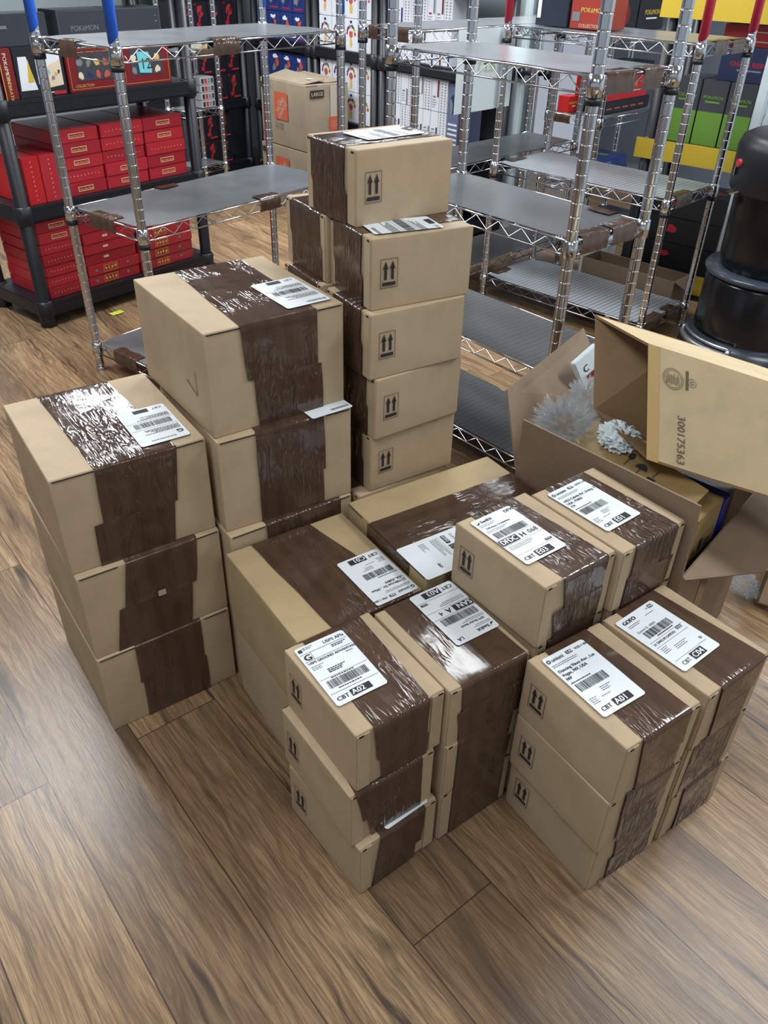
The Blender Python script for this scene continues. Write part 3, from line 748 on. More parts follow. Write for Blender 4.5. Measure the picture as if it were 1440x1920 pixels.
def patch(par, X, Y, ed, pos, w_, inn=0.05, hang=0.046):
    """folded piece of brown tape over a shelf edge"""
    bm = bmesh.new(); uvl = bm.loops.layers.uv.new('UVMap'); rr = random.Random(int(pos*1000)+len(ed)); N = 6
    base = {'y0': (Vector((0, 0, 0)), Vector((1, 0, 0)), Vector((0, 1, 0))), 'y1': (Vector((0, Y, 0)), Vector((1, 0, 0)), Vector((0, -1, 0))),
            'x0': (Vector((0, 0, 0)), Vector((0, 1, 0)), Vector((1, 0, 0))), 'x1': (Vector((X, 0, 0)), Vector((0, 1, 0)), Vector((-1, 0, 0)))}[ed]
    O, T, I = base; prof = [(inn, 0.008), (inn*0.5, 0.0085), (0.004, 0.0085), (-0.0045, 0.004), (-0.005, -hang*0.5), (-0.0045, -hang)]
    rows = []
    for i, (a, z) in enumerate(prof):
        rows.append([bm.verts.new(O+T*(pos+w_*j/N+rr.uniform(-.002, .002))+I*(a+(rr.uniform(-.006, .006) if i == 0 else 0))+Vector((0, 0, z+rr.uniform(-.0008, .0015)))) for j in range(N+1)])
    for i in range(len(rows)-1):
        for j in range(N):
            f = bm.faces.new((rows[i][j], rows[i][j+1], rows[i+1][j+1], rows[i+1][j])); f.smooth = True
            for lp, q in zip(f.loops, ((j, i), (j+1, i), (j+1, i+1), (j, i+1))): lp[uvl].uv = (q[0]*w_/N+pos, q[1]*0.02)
    return fin('tape_patch', bm, TAPE, par)
def wire_rack(label, F, ang, X, Y, levels, ph, liners, patches=(), tapes=(), group=None, cat='shelving rack', bands=()):
    R = thing('wire_rack', label, cat, frame_m(F, ang), group)
    pm = post_mesh(ph); cs = [(0, 0), (X, 0), (X, Y), (0, Y)]; posts = []
    for i, (x, y) in enumerate(cs):
        o = bpy.data.objects.new('post', pm); C.objects.link(o); o.parent = R; o.location = (x, y, 0); posts.append(o)
    for (i, z0, z1, m_, half) in tapes:
        bm = bmesh.new(); r = 0.0190
        if half is None: lathe(bm, [(r, z0), (r, z1)], 16)
        else: lathe(bm, [(r, z0), (r, z1)], 10, a0=half[0], a1=half[1])
        solid(bm, 0.001)
        # slanted lower end
        for v in bm.verts:
            if v.co.z < z0+0.01: v.co.z += v.co.x*0.9
        fin('coloured_tape', bm, m_, posts[i])
    for k, z in enumerate(levels):
        bm = bmesh.new(); shelf_frame(bm, X, Y)
        S = fin('shelf', bm, CHROME, R); S.location = (0, 0, z)
        for (x, y) in cs:
            bm = bmesh.new(); lathe(bm, [(0.0177, 0.008), (0.0215, 0.006), (0.0235, -0.046), (0.0177, -0.048)], 16, (x, y)); fin('collar', bm, CHROME, S)
        if k in bands:
            for (x, y) in cs:
                bm = bmesh.new(); lathe(bm, [(0.0177, -0.048), (0.0232, -0.049), (0.0232, -0.066), (0.0177, -0.067)], 16, (x, y)); fin('black_clip', bm, BLACKP, S)
        bm = bmesh.new(); liner(bm, X, Y, k+X*3, Y > X); fin('shelf_liner', bm, liners[k], S)
        for (kk, ed, pos, w_) in patches:
            if kk == k: patch(S, X, Y, ed, pos, w_)
    return R
Q = PI/2
wire_rack('chrome wire rack with blue tape on its posts, standing empty behind the left cartons', (-0.932, 3.03), Q-0.666, 1.122, 0.469,
          [1.297, 0.706, 0.12], 1.9, [LINER, LINER, LINER],
          patches=[(0, 'x0', 0.22, 0.10), (0, 'y0', 0.42, 0.13), (1, 'x0', 0.17, 0.16), (1, 'y0', 0.60, 0.12), (1, 'y1', 0.42, 0.10), (2, 'x0', 0.18, 0.16)],
          tapes=[(0, 1.33, 1.9, BLUE, None), (3, 1.33, 1.9, BLUE, None), (1, 1.36, 1.9, BLUE, (-1.9, 1.0)), (2, 1.36, 1.9, BLUE, (-1.9, 1.0))], bands=(0, 1))
R2 = wire_rack('tall chrome wire rack with ribbed dark lower shelves, right behind the small carton stacks', (0.524, 2.367), Q-0.845, 0.364, 0.811,
          [1.33, 0.903, 0.476, 0.12], 1.9, [LINER, LINERM, LINERD, LINERD],
          patches=[(0, 'y0', 0.04, 0.13), (0, 'y0', 0.21, 0.09), (1, 'y0', 0.05, 0.13), (1, 'y0', 0.2, 0.12), (2, 'y0', 0.06, 0.24), (1, 'x1', 0.10, 0.09)], bands=(0,))
R3 = wire_rack('chrome wire rack with red taped posts and ribbed shelves beside the water dispenser', (1.215, 3.70), math.radians(46), 0.45, 0.97,
          [1.30, 0.70, 0.12], 1.9, [LINER, LINERR, LINERR],
          patches=[(0, 'y0', 0.12, 0.12), (0, 'y0', 0.28, 0.12), (1, 'y0', 0.08, 0.15), (1, 'y1', 0.08, 0.13), (2, 'y0', 0.05, 0.16), (2, 'y0', 0.26, 0.1), (2, 'y1', 0.06, 0.13)],
          tapes=[(0, 1.33, 1.9, REDT, None), (1, 1.34, 1.9, REDT, None), (3, 1.33, 1.9, REDT, None), (2, 1.35, 1.9, REDT, (1.0, 3.2)), (2, 1.35, 1.9, REDT, (4.2, 6.2))], bands=(0, 1))
wire_rack('farthest chrome wire rack with plain dark shelves, paper hanging below its top shelf', (0.088, 3.995), math.radians(46), 1.36, 0.34,
          [1.297, 0.706, 0.17], 1.9, [LINER, LINERM, LINERD],
          patches=[(0, 'x0', 0.05, 0.12), (0, 'x0', 0.24, 0.06)], bands=(0,))
# hanging paper
fr = frame_m((0.088, 3.995), math.radians(46))
bm = bmesh.new(); M = fr @ Matrix(((1, 0, 0, 0.26), (0, 0, -1, -0.012), (0, 1, 0, 0.95), (0, 0, 0, 1)))
rect(bm, 0, 0, 0.30, 0.345, M); rect(bm, 0.30, 0, 0.13, 0.345, M @ Matrix.Translation((0, 0, -0.004)))
solid(bm, 0.0008)
text(bm, 'SET 2', 0, 0, 0.06, M @ Matrix.Translation((0.29, 0.21, 0.003)) @ Matrix.Rotation(PI, 4, 'Z'), mi=1, bold=.001)
tag(fin('hanging_paper', bm, [WHITEG, mat('faint_yellow_ink', (186, 200, 150), 0.7)]), 'white paper sheet hanging upside down below the top shelf of the farthest rack', 'paper')

# ------------------------------------------------------------------ black plastic shelving
def plastic_unit(label, F, ang, X, Y, levels, top, group=None, name='plastic_shelving_unit'):
    R = thing(name, label, 'shelving unit', frame_m(F, ang), group)
    for z in levels:
        bm = bmesh.new(); box(bm, 0, X, 0, Y, z-0.018, z, 0.004)
        box(bm, 0.004, X-0.004, 0.0, 0.02, z-0.068, z-0.01, 0.005); box(bm, 0.004, X-0.004, Y-0.02, Y, z-0.068, z-0.01, 0.005)
        box(bm, 0.0, 0.02, 0.004, Y-0.004, z-0.068, z-0.01, 0.005); box(bm, X-0.02, X, 0.004, Y-0.004, z-0.068, z-0.01, 0.005)
        box(bm, -0.004, X+0.004, -0.006, 0.004, z-0.058, z-0.052, 0.002)
        for x in (0.032, X-0.032):
            for y in (0.032, Y-0.032): lathe(bm, [(0.036, z-0.075), (0.041, z-0.065), (0.041, z+0.004), (0.034, z+0.008)], 16, (x, y))
        fin('shelf', bm, BLACKP, R)
    for x in (0.032, X-0.032):
        for y in (0.032, Y-0.032):
            bm = bmesh.new(); lathe(bm, [(0.0, 0.0), (0.038, 0.0), (0.038, 0.03), (0.030, 0.05), (0.030, top), (0, top)], 16, (x, y)); fin('post', bm, BLACKP, R)
    return R
A1 = Q-0.666; P1F = (-1.703, 3.751)
plastic_unit('black plastic shelving unit at the left packed with red boxes', P1F, A1, 1.10, 0.48, [0.12, 0.57, 1.01, 1.55], 1.6)
P2F = (-1.60, 6.65)
plastic_unit('black plastic shelving unit in the far left corner holding black and red boxes', P2F, PV, 0.74, 0.46, [0.10, 0.56, 1.04, 1.5], 1.55)
WF = off((-0.17, 6.05), WD, -1.52, 0)
plastic_unit('black plastic shelving unit in the far corner holding blue boxes', WF, WD, 0.80, 0.42, [0.10, 0.56, 1.0, 1.45], 1.5)
W1F = off((-0.17, 6.05), WD, -0.70, 0)
plastic_unit('black plastic shelving unit holding white boxes with coloured fronts, behind the moving boxes', W1F, WD, 0.74, 0.42, [0.10, 0.56, 1.0, 1.45], 1.5)
W2F = off((-0.17, 6.05), WD, 0.06, 0)
plastic_unit('black plastic shelving unit holding rows of white packs, behind the farthest rack', W2F, WD, 0.86, 0.42, [0.10, 0.56, 1.0, 1.45], 1.5)

# red boxes on the left unit
fr1 = frame_m(P1F, A1)
def red_tag(s):
    def f(b, M, w_, h):
        ly = h*0.5-0.011; cx_ = w_*0.5
        outline(b, cx_-0.042, ly, 0.084, 0.022, 0.003, M, dC); text(b, s, cx_, ly+0.006, 0.012, M, dG, bold=0.0003, align='C', z=0.0002)
    return f
def dots(seed):
    def f(b, M, w_, h):
        rr = random.Random(seed)
        for k in range(10): blob(b, 0.03+k*(w_-0.06)/9, h*0.5+rr.uniform(-.002, .002), 0.0026, 0.0030, M, dC, seed+k, 7)
    return f
def goldlogo(seed):
    def f(b, M, w_, h):
        c = w_*0.42; outline(b, c-0.042, h*.5-.017, 0.084, 0.034, 0.0025, M, dG)
        for k in range(4): blob(b, c-0.028+k*0.019, h*.5, 0.009, 0.012, M, dG, seed+k, 9, 0.6, 0.0003)
        rect(b, w_*0.12, h*.5-.008, 0.016, 0.014, M, dGy); rect(b, w_*0.74, h*.5-.004, 0.014, 0.014, M, dGy)
    return f
def whitetag(b, M, w_, h): rect(b, w_*0.36, h*.45, 0.03, 0.011, M, dC)
ords = ['lowest', 'second', 'third', 'fourth', 'fifth', 'sixth', 'seventh', 'eighth']
GR1, GR2 = 'red boxes on the middle shelf of the left unit', 'red boxes on the lowest shelf of the left unit'
cols = [('left', 0.262, 0.238, 5), ('middle', 0.506, 0.248, 5), ('right', 0.762, 0.246, 5)]
pats = [['dots', 'tag', 'dots', 'tag', 'tag'], ['tag', 'tag', 'dots', 'dots', 'dots'], ['tag', 'tag', 'dots', 'tag', 'tag']]
pats[0] = ['tag', 'dots', 'tag', 'tag', 'tag']
for ci, (nm, x, w_, n) in enumerate(cols):
    for k in range(n):
        dc = red_tag('Poster Box Game') if pats[ci][k] == 'tag' else dots(ci*10+k)
        pbox('game_box', 'red box, %s from below in the %s pile of the left unit middle shelf' % (ords[k], nm), 'box', fr1,
             x+0.002*((k*7+ci) % 3), 0.035+0.004*((k*5+ci) % 3), 0.5705+k*0.0585, w_, 0.36, 0.0575, RED if (k+ci) % 3 else mat('red_print_b', (164, 36, 48), 0.35), dc, GR1)
cols = [('left', 0.075, 0.221, 7, lambda k: red_tag('Poster Box Game') if k > 4 else dots(k+40)), ('middle', 0.303, 0.31, 7, lambda k: goldlogo(k) if k in (0, 1, 6) else whitetag if k > 1 else None),
        ('right', 0.623, 0.36, 6, lambda k: goldlogo(k+9))]
for ci, (nm, x, w_, n, df) in enumerate(cols):
    for k in range(n):
        pbox('game_box', 'red box, %s from below in the %s pile of the left unit bottom shelf' % (ords[k], nm), 'box', fr1,
             x+0.003*((k*7+ci) % 3), 0.035+0.004*((k*5+ci) % 3), 0.1205+k*0.053, w_, 0.36, 0.052, RED if (k+ci) % 3 else MATS['red_print_b'], df(k), GR2)
def standing(b, M, w_, h):
    for k in range(9): blob(b, w_*0.5, 0.02+k*(h-0.04)/8, 0.003, 0.003, M, dC, k, 7)
def standside(b, M, d, h):
    blob(b, d*0.7, h*0.72, 0.025, 0.03, M, dG, 3, 16, .2); blob(b, d*0.6, h*0.42, 0.03, 0.03, M, dBl, 5, 9, .6); blob(b, d*0.7, h*0.2, 0.03, 0.02, M, dO, 8, 9, .6)
pbox('game_box', 'bright red box standing upright at the near end of the middle shelf', 'box', fr1, 0.075, 0.03, 0.5705, 0.085, 0.28, 0.205, mat('bright_red', (192, 34, 38), 0.35), standing, side=standside)
pbox('game_box', 'darker red box standing upright between the bright one and the red piles', 'box', fr1, 0.163, 0.03, 0.5705, 0.092, 0.28, 0.205, RED, standing)
# top shelf of the left unit
def spine(s1, s2):
    def f(b, M, w_, h):
        Mr = M @ Matrix.Translation((w_*0.32, h*0.92, 0)) @ Matrix.Rotation(-Q, 4, 'Z')
        text(b, s1, 0, 0, 0.024, Mr, dC, bold=0.0004); text(b, s2, h*0.38, 0, 0.021, Mr, dG, bold=0.0005)
        rect(b, 0, 0, 0.004, h, M, dG)
    return f
pbox('game_box', 'dark red upright box with cream lettering on its spine, near end of the upper shelf', 'box', fr1, 0.076, 0.03, 1.0105, 0.062, 0.28, 0.195, DRED, spine('POKéMON', 'CELEBRATIONS'))
pbox('game_box', 'dark red box lying at the very left end of the upper shelf', 'box', fr1, -0.005, 0.085, 1.0105, 0.073, 0.28, 0.175, mat('deep_red', (140, 30, 34), 0.35), lambda b, M, w_, h: (rect(b, 0.01, h*0.8, w_-.02, .02, M, dG), rect(b, 0.01, 0.01, w_-.02, .04, M, dB)))
def tin(b, M, w_, h):
    poly(b, [(0.01, 0.03), (0.09, 0.03), (0.06, 0.16), (0.02, 0.16)], M, dW); poly(b, [(0.05, 0.06), (0.08, 0.06), (0.065, 0.15)], M, dY, z=0.0004)
    rect(b, 0.10, 0.05, 0.12, 0.13, M, dW); poly(b, [(0.10, 0.10), (0.22, 0.14), (0.22, 0.04), (0.12, 0.03)], M, dC, z=0.0004)
    for k in range(6): blob(b, 0.125+0.016*k, 0.07+0.012*(k % 3), 0.010, 0.012, M, [dY, dB, dCy, dGy, dG, dBl][k], k, 9, .5, 0.0008)
    rect(b, 0.11, 0.012, 0.10, 0.004, M, dW); rect(b, 0.165, 0.004, 0.06, 0.014, M, dR, 0.0004)
pbox('tin_box', 'black and white printed tin leaning on the upper shelf of the left unit', 'tin', fr1, 0.142, 0.03, 1.0105, 0.236, 0.10, 0.195, mat('charcoal_tin', (46, 50, 54), 0.3, 0.3), tin)
def window(note):
    def f(b, M, w_, h):
        outline(b, 0.012, 0.012, w_-0.024, h-0.024, 0.0015, M, dG); rect(b, 0.05, 0.045, w_-0.10, h-0.062, M, dCh)
        rr = random.Random(4 if note else 9)
        for k in range(8): blob(b, 0.068+(w_-0.14)*(k % 4)/3.2, 0.066+0.05*(k//4), 0.020, 0.020, M, rr.choice([dG, dGy, dO, dC, dN]), k, 9, .5, 0.0004)
        if note:
            poly(b, [(0.095, 0.055), (0.165, 0.05), (0.158, 0.14), (0.088, 0.145)], M, dCy, 0.0030); text(b, '12', 0.103, 0.07, 0.065, M, dB, z=0.0036)
        else: text(b, 'COLLECTION', 0.03, 0.02, 0.016, M, dG)
    return f
pbox('display_box', 'dark red display box with a window, left of the one bearing a sticky note', 'box', fr1, 0.39, 0.03, 1.0105, 0.288, 0.16, 0.172, DRED, window(False))
pbox('display_box', 'dark red display box with a cyan sticky note reading 12 on its window', 'box', fr1, 0.685, 0.03, 1.0105, 0.285, 0.16, 0.172, DRED, window(True))
def blacktop(txt):
    def f(b, M, w_, h):
        outline(b, 0.004, 0.004, w_-.008, h-.008, 0.0012, M, dGy)
        if txt: text(b, txt, w_/2, h*0.45, 0.030, M, dGy, bold=0.0004, align='C'); outline(b, w_*0.3, h*.2, w_*.4, .008, .001, M, dGy)
        else: rect(b, w_-0.03, h*0.6, 0.008, 0.002, M, dW); rect(b, w_-0.03, h*0.75, 0.005, 0.002, M, dW)
    return f
dkb = mat('slate_black_print', (58, 62, 70), 0.3)
pbox('display_box', 'slate black box with grey lettering lying on the left windowed box', 'box', fr1, 0.395, 0.05, 1.1835, 0.27, 0.14, 0.150, dkb, blacktop('POKéMON'))
pbox('display_box', 'plain slate black box lying on the box with the sticky note', 'box', fr1, 0.675, 0.05, 1.1835, 0.28, 0.14, 0.150, dkb, blacktop(None))
pbox('display_box', 'glossy dark box lying at the left end on the tin and spine boxes', 'box', fr1, 0.05, 0.06, 1.2065, 0.30, 0.14, 0.12, dkb, lambda b, M, w_, h: (rect(b, 0.02, h*.55, .09, .012, M, dGy), rect(b, 0.2, .02, .07, .06, M, dCh)))

# black boxes with red art in the far left corner
fr2 = frame_m(P2F, PV)
def redart(seed):
    def f(b, M, w_, h):
        blob(b, w_*.5, h*.68, w_*.24, h*.24, M, dR, seed, 18, .35); blob(b, w_*.62, h*.7, w_*.08, h*.12, M, dB, seed+1, 9, .3, 0.0008)
        blob(b, w_*.42, h*.6, w_*.07, h*.1, M, dB, seed+2, 9, .4, 0.0008)
        poly(b, [(w_*.35, h*.45), (w_*.5, h*.5), (w_*.42, h*.22), (w_*.34, h*.24)], M, dR); blob(b, w_*.34, h*.24, w_*.20, h*.10, M, dR, seed+5, 12, .5)
        rect(b, w_*.42, h*.07, w_*.52, h*.06, M, dR); rect(b, w_*.06, h*.88, w_*.2, h*.05, M, dDR)
    return f
GP2 = 'black boxes with red art in the far left corner'
lv = {0: 'bottom', 1: 'second', 2: 'third'}; ht = {0: 0.19, 1: 0.19, 2: 0.19}
for L, z in ((0, .1005), (1, .5605), (2, 1.0405)):
    for r in range(2):
        for c_ in range(4 if L else 3):
            pbox('booster_box', 'black box with red art, %s row, column %s of the far corner unit %s shelf' % (('lower', 'upper')[r], ('one', 'two', 'three', 'four')[c_], lv[L]), 'box',
                 fr2, 0.078+c_*0.147, 0.03, z+r*0.192, 0.144, 0.2, 0.19, mat('black_print', (28, 30, 34), 0.4), redart(c_+r*5+L*9), GP2)
# blue boxes in the corner unit, white boxes beside them
def blueart(seed):
    def f(b, M, w_, h):
        blob(b, w_*.5, h*.5, w_*.42, h*.36, M, dN, seed, 16, .4); blob(b, w_*.55, h*.6, w_*.2, h*.22, M, dO, seed+1, 12, .6, .0004)
        blob(b, w_*.3, h*.4, w_*.2, h*.2, M, dGy, seed+2, 12, .6, .0006); rect(b, w_*.15, h*.1, w_*.7, h*.05, M, dR); blob(b, w_*.4, h*.8, w_*.3, h*.1, M, dW, seed+3, 12, .6, .0004)
    return f
frb = frame_m(WF, WD); GB3 = 'blue boxes in the far corner unit'
for L, z in ((0, .1005), (1, .5605), (2, 1.0005)):
    for r in range(2):
        for c_ in range(4):
            pbox('booster_box', 'blue box with dark art, %s row, column %s of the corner unit %s shelf' % (('lower', 'upper')[r], ('one', 'two', 'three', 'four')[c_], lv[L]), 'box',
                 frb, 0.08+c_*0.162, 0.03, z+r*0.182, 0.158, 0.2, 0.18, BLUEP, blueart(c_+r*5+L*9), GB3)
def whiteart(seed):
    def f(b, M, w_, h):
        rr = random.Random(seed); cl = [dR, dY, dGn, dBl, dO, dGy, dN, dR, dBl]
        for k in range(9):
            a = PI*k/8; blob(b, w_*.5+w_*.30*math.cos(a), h*.55+h*.22*math.sin(a), w_*.085, h*.075, M, cl[k], seed*9+k, 8, .5)
        blob(b, w_*.5, h*.52, w_*.17, h*.13, M, dO, seed+2, 12, .3, .0004); blob(b, w_*.5, h*.28, w_*.13, h*.18, M, dG, seed+3, 12, .35, .0002)
        rect(b, w_*.42, h*.86, w_*.16, h*.08, M, dN); rect(b, w_*.05, h*.04, w_*.12, h*.015, M, dGy)
    return f
frw = frame_m(W1F, WD); GW = 'white boxes with coloured fronts on the back shelves'; whp = mat('white_box_print', (214, 218, 226), 0.4)
for L, z in ((0, .1005), (1, .5605), (2, 1.0005)):
    for r in range(2):
        for c_ in range(4):
            pbox('booster_box', 'white box with coloured front, %s row, column %s of its unit %s shelf' % (('lower', 'upper')[r], ('one', 'two', 'three', 'four')[c_], lv[L]), 'box',
                 frw, 0.078+c_*0.148, 0.03, z+r*0.192, 0.144, 0.2, 0.19, whp, whiteart(c_+r*5+L*9), GW)
def packart(seed):
    def f(b, M, w_, h):
        rr = random.Random(seed)
        if rr.random() < 0.4:
            for k in range(12):
                for j in range(2): poly(b, [(w_*(.3+.4*j)-.008, h*(k+.2)/12), (w_*(.3+.4*j)+.008, h*(k+.2)/12), (w_*(.3+.4*j), h*(k+.8)/12)], M, dGy)
        else:
            c = rr.choice([dGy, dCh, dN, dDR]); rect(b, w_*.74, h*.45 if rr.random() < .5 else h*.02, w_*.2, h*.5, M, c)
            for k in range(4): rect(b, w_*.12, h*(.34-.07*k), w_*rr.uniform(.35, .6), h*.018, M, dGy)
            rect(b, w_*.2, h*.42, w_*.35, h*.05, M, dR if rr.random() < .4 else dGy, )
    return f
frp = frame_m(W2F, WD); GK2 = 'white packs on the back shelves'
for L, z in ((0, .1005), (1, .5605), (2, 1.0005)):
    for r in range(2):
        for c_ in range(8):
            pbox('white_pack', 'slim white pack, %s row, %s from left on the %s shelf behind the racks' % (('lower', 'upper')[r], ('first', 'second', 'third', 'fourth', 'fifth', 'sixth', 'seventh', 'eighth')[c_], lv[L]),
                 'box', frp, 0.075+c_*0.0745, 0.03, z+r*0.186, 0.072, 0.2, 0.184, whp, packart(c_+r*11+L*29), GK2)
def lace(b, M, w_, h):
    for k in range(7):
        for j in range(5): blob(b, .015+k*(w_-.03)/6, .02+j*.028, .007, .008, M, dW, k*7+j, 7, .3, .0006)
    blob(b, w_*.5, h*.7, w_*.3, h*.2, M, dN, 3, 12, .5, .0004); blob(b, w_*.3, h*.62, w_*.15, h*.15, M, dGy, 4, 12, .5, .0008)
pbox('display_box', 'grey blue box with white lace pattern at the right end of the back shelves', 'box', frp, 0.679, 0.03, 0.5605, 0.10, 0.2, 0.36, mat('dusty_blue_print', (96, 106, 138), 0.4), lace)

# slim display rack in front of the far left corner
wire_rack('slim chrome rack with short shelves in front of the black and red boxes', (-1.42, 6.10), math.radians(55), 0.30, 0.22, [0.98, 0.62, 0.25], 1.6, [LINER, LINER, LINER], patches=[(0, 'y0', 0.12, 0.16)])
frs = frame_m((-1.42, 6.10), math.radians(55))
for k in range(4):
    pbox('card_box', 'small grey card box, %s from below on the slim rack middle shelf' % ords[k], 'box', frs, 0.14, 0.02, 0.6285+k*0.048, 0.13, 0.12, 0.046, mat('grey_card_print', (170, 172, 172), 0.5),
         lambda b, M, w_, h: [rect(b, .01+i*.03, .008, .022, .03, M, (dB, dR, dGy, dCh)[i]) for i in range(4)], 'card boxes on the slim rack')
pbox('card_box', 'pale card box standing on the top shelf of the slim rack', 'box', frs, 0.16, 0.02, 0.9885, 0.08, 0.08, 0.10, mat('pale_print', (190, 188, 170), 0.5), lambda b, M, w_, h: (blob(b, w_*.5, h*.5, .03, .035, M, dN, 2, 12, .5), rect(b, .01, .005, .06, .014, M, dY)))

# two moving boxes
frh = frame_m((-0.60, 5.93), math.radians(41))
def moving_box(label, z, g, rz=0.0, lower=False):
    Mx = frh @ Matrix.Translation((0, 0, z)) @ Matrix.Rotation(rz, 4, 'Z'); o = thing('moving_box', label, 'cardboard box', Mx, g)
    X, Y, H = 0.36, 0.54, 0.41
    carton_body(o, (X, Y, H), 90+int(z*10), 'L', KRAFT4, amp=0.008)
    b = bmesh.new(); M = Matrix(((0, 0, -1, -0.0095), (-1, 0, 0, Y), (0, 1, 0, 0), (0, 0, 0, 1)))
    rect(b, .18, .17, .16, .17, M, 2); Mt = M @ Matrix.Translation((.26, .255, .0008)) @ Matrix.Rotation(math.radians(45), 4, 'Z')
    for k, s in enumerate(('THE', 'HOME', 'DEPOT')): text(b, s, 0, (.028, -.006, -.046)[k], (.024, .046, .046)[k], Mt, 1, bold=.0016, align='C')
    text(b, 'More saving.', .18, .135, .020, M, 0); text(b, 'More doing.', .18, .112, .020, M, 0)
    outline(b, .02, .04, .03, .03, .004, M, 0)
    rect(b, .02, .35, .09, .035, M, 0)
    M = Matrix(((1, 0, 0, 0), (0, 0, -1, -0.0095), (0, 1, 0, 0), (0, 0, 0, 1)))
    rect(b, .035, .335, .115, .045, M, 0); text(b, 'LARGE', .0925, .345, .033, M, 1, bold=.0008, align='C', z=.0008)
    rect(b, .19, .12, .085, .09, M, 2); Mt = M @ Matrix.Translation((.2325, .165, .0008)) @ Matrix.Rotation(math.radians(45), 4, 'Z')
    for k, s in enumerate(('THE', 'HOME', 'DEPOT')): text(b, s, 0, (.014, -.004, -.024)[k], (.012, .023, .023)[k], Mt, 1, align='C')
    fin('printed_marks', b, [BLACK, mat('tan_knockout_lettering', (170, 152, 128), .6), ORANGE], o)
    b = bmesh.new(); rect(b, .20, .21, .055, .195, M @ Matrix.Translation((0, 0, .001))); fin('clear_tape', b, mat('clear_tape', (176, 168, 156), .15), o)
    if not lower:
        b = bmesh.new()
        for (x0, x1, y0, y1, r) in ((.01, .19, .04, .50, .05), (.19, .35, .04, .50, -.02)):
            quad(b, [(x0, y0, H+.004), (x1, y0, H+.004+abs(r)*.4), (x1, y1, H+.006+abs(r)*.7), (x0, y1, H+.004)])
        solid(b, .004); fin('top_flap', b, KRAFT4, o)
        b = bmesh.new(); rect(b, .10, .10, .05, .035, Matrix.Translation((0, 0, H+.022))); fin('white_sticker', b, WHITE, o)
    return o
moving_box('grey brown moving box marked LARGE, upper of two beside the white boxes', 0.415, 'moving boxes behind the racks')
moving_box('grey brown moving box under the one marked LARGE', 0.0, 'moving boxes behind the racks', 0.03, True)

# ------------------------------------------------------------------ door, far wire rack, yellow labelled shelving, panel
def door():
    F = (0.845, 5.55); ang = math.radians(80)
    o = bpy.data.objects.new('door_1', None); C.objects.link(o); o.matrix_world = frame_m(F, ang); struct(o)
    bm = bmesh.new(); box(bm, 0, 0.80, -0.02, 0.02, 0.01, 2.03, 0.002)
    for z0, z1 in ((0.15, 0.85), (1.05, 1.9)):
        for y in (-0.021, 0.021): box(bm, 0.12, 0.68, y-0.003, y+0.003, z0, z1, 0.003)
    fin('door_leaf', bm, WHITEG, o)
    for s in (-1, 1):
        bm = bmesh.new(); lathe(bm, [(0.012, 0), (0.012, 0.035), (0.030, 0.042), (0.034, 0.062), (0.026, 0.082), (0.0, 0.088)], 20)
        k = fin('door_knob', bm, BLACKG, o, True); k.matrix_local = Matrix.Translation((0.06, 0.02*s, 0.97)) @ Matrix.Rotation(-s*Q, 4, 'X')
    bm = bmesh.new(); box(bm, -0.003, 0.0005, -0.013, 0.013, 0.90, 1.03); fin('latch_plate', bm, BLACKP, o)
    bm = bmesh.new(); box(bm, -0.004, -0.0028, -0.007, 0.007, 0.95, 0.975); fin('latch_bolt', bm, CHROME, o)
door()
bm = bmesh.new(); box(bm, -0.16, 0.0, -0.03, 0.13, 0, 2.12, .004); box(bm, -.12, -.08, -0.04, -.03, 0, 2.12, .003); box(bm, -.04, -.02, -0.04, -.03, 0, 2.12, .003)
o = struct(fin('trim_1', bm, WHITEG)); o.matrix_world = frame_m(wB, WD)
FW_ = (1.186, 5.10)
wire_rack('chrome wire rack holding red and dark boxes beyond the doorway', FW_, math.radians(46), 0.85, 0.36, [1.22, 0.80, 0.42, 0.12], 1.7, [LINER, LINER, LINER, LINERD],
          patches=[(1, 'x0', 0.20, 0.13), (1, 'x0', 0.02, 0.09)])
frx = frame_m(FW_, math.radians(46))
def tinylogo(sz, c=dY):
    return lambda b, M, w_, h: (text(b, 'POKéMON', w_/2, h*.5, sz, M, c, bold=.0005, align='C'), rect(b, w_*.3, h*.35, w_*.4, h*.05, M, dW))
def topred(b, M, w_, h): rect(b, w_*.1, h*.3, w_*.3, h*.3, M, dDR)
pbox('display_box', 'small bright red box at the left end of the far rack shelf', 'box', frx, 0.01, 0.23, 0.8085, 0.10, 0.08, 0.085, MATS['bright_red'], tinylogo(.022))
pbox('display_box', 'long black box with orange lines under the big red box', 'box', frx, 0.14, 0.06, 0.8085, 0.50, 0.22, 0.065, mat('black_print', (28, 30, 34)), lambda b, M, w_, h: [rect(b, .01+k*.09, .02, .06, .008, M, dO) for k in range(5)])
pbox('display_box', 'big bright red box lying on the long black box, far rack', 'box', frx, 0.13, 0.06, 0.8745, 0.46, 0.22, 0.12, MATS['bright_red'], tinylogo(.04))
pbox('display_box', 'flat black box on top of the big red box, far rack', 'box', frx, 0.22, 0.06, 0.9955, 0.40, 0.2, 0.065, MATS['black_print'], tinylogo(.026, dC))
pbox('display_box', 'dark blue box lying on the far rack lower shelf', 'box', frx, 0.10, 0.05, 0.4285, 0.40, 0.22, 0.060, NAVY, lambda b, M, w_, h: (rect(b, .03, .015, .12, .02, M, dR), text(b, 'POKéMON', .3, .02, .025, M, dC)))
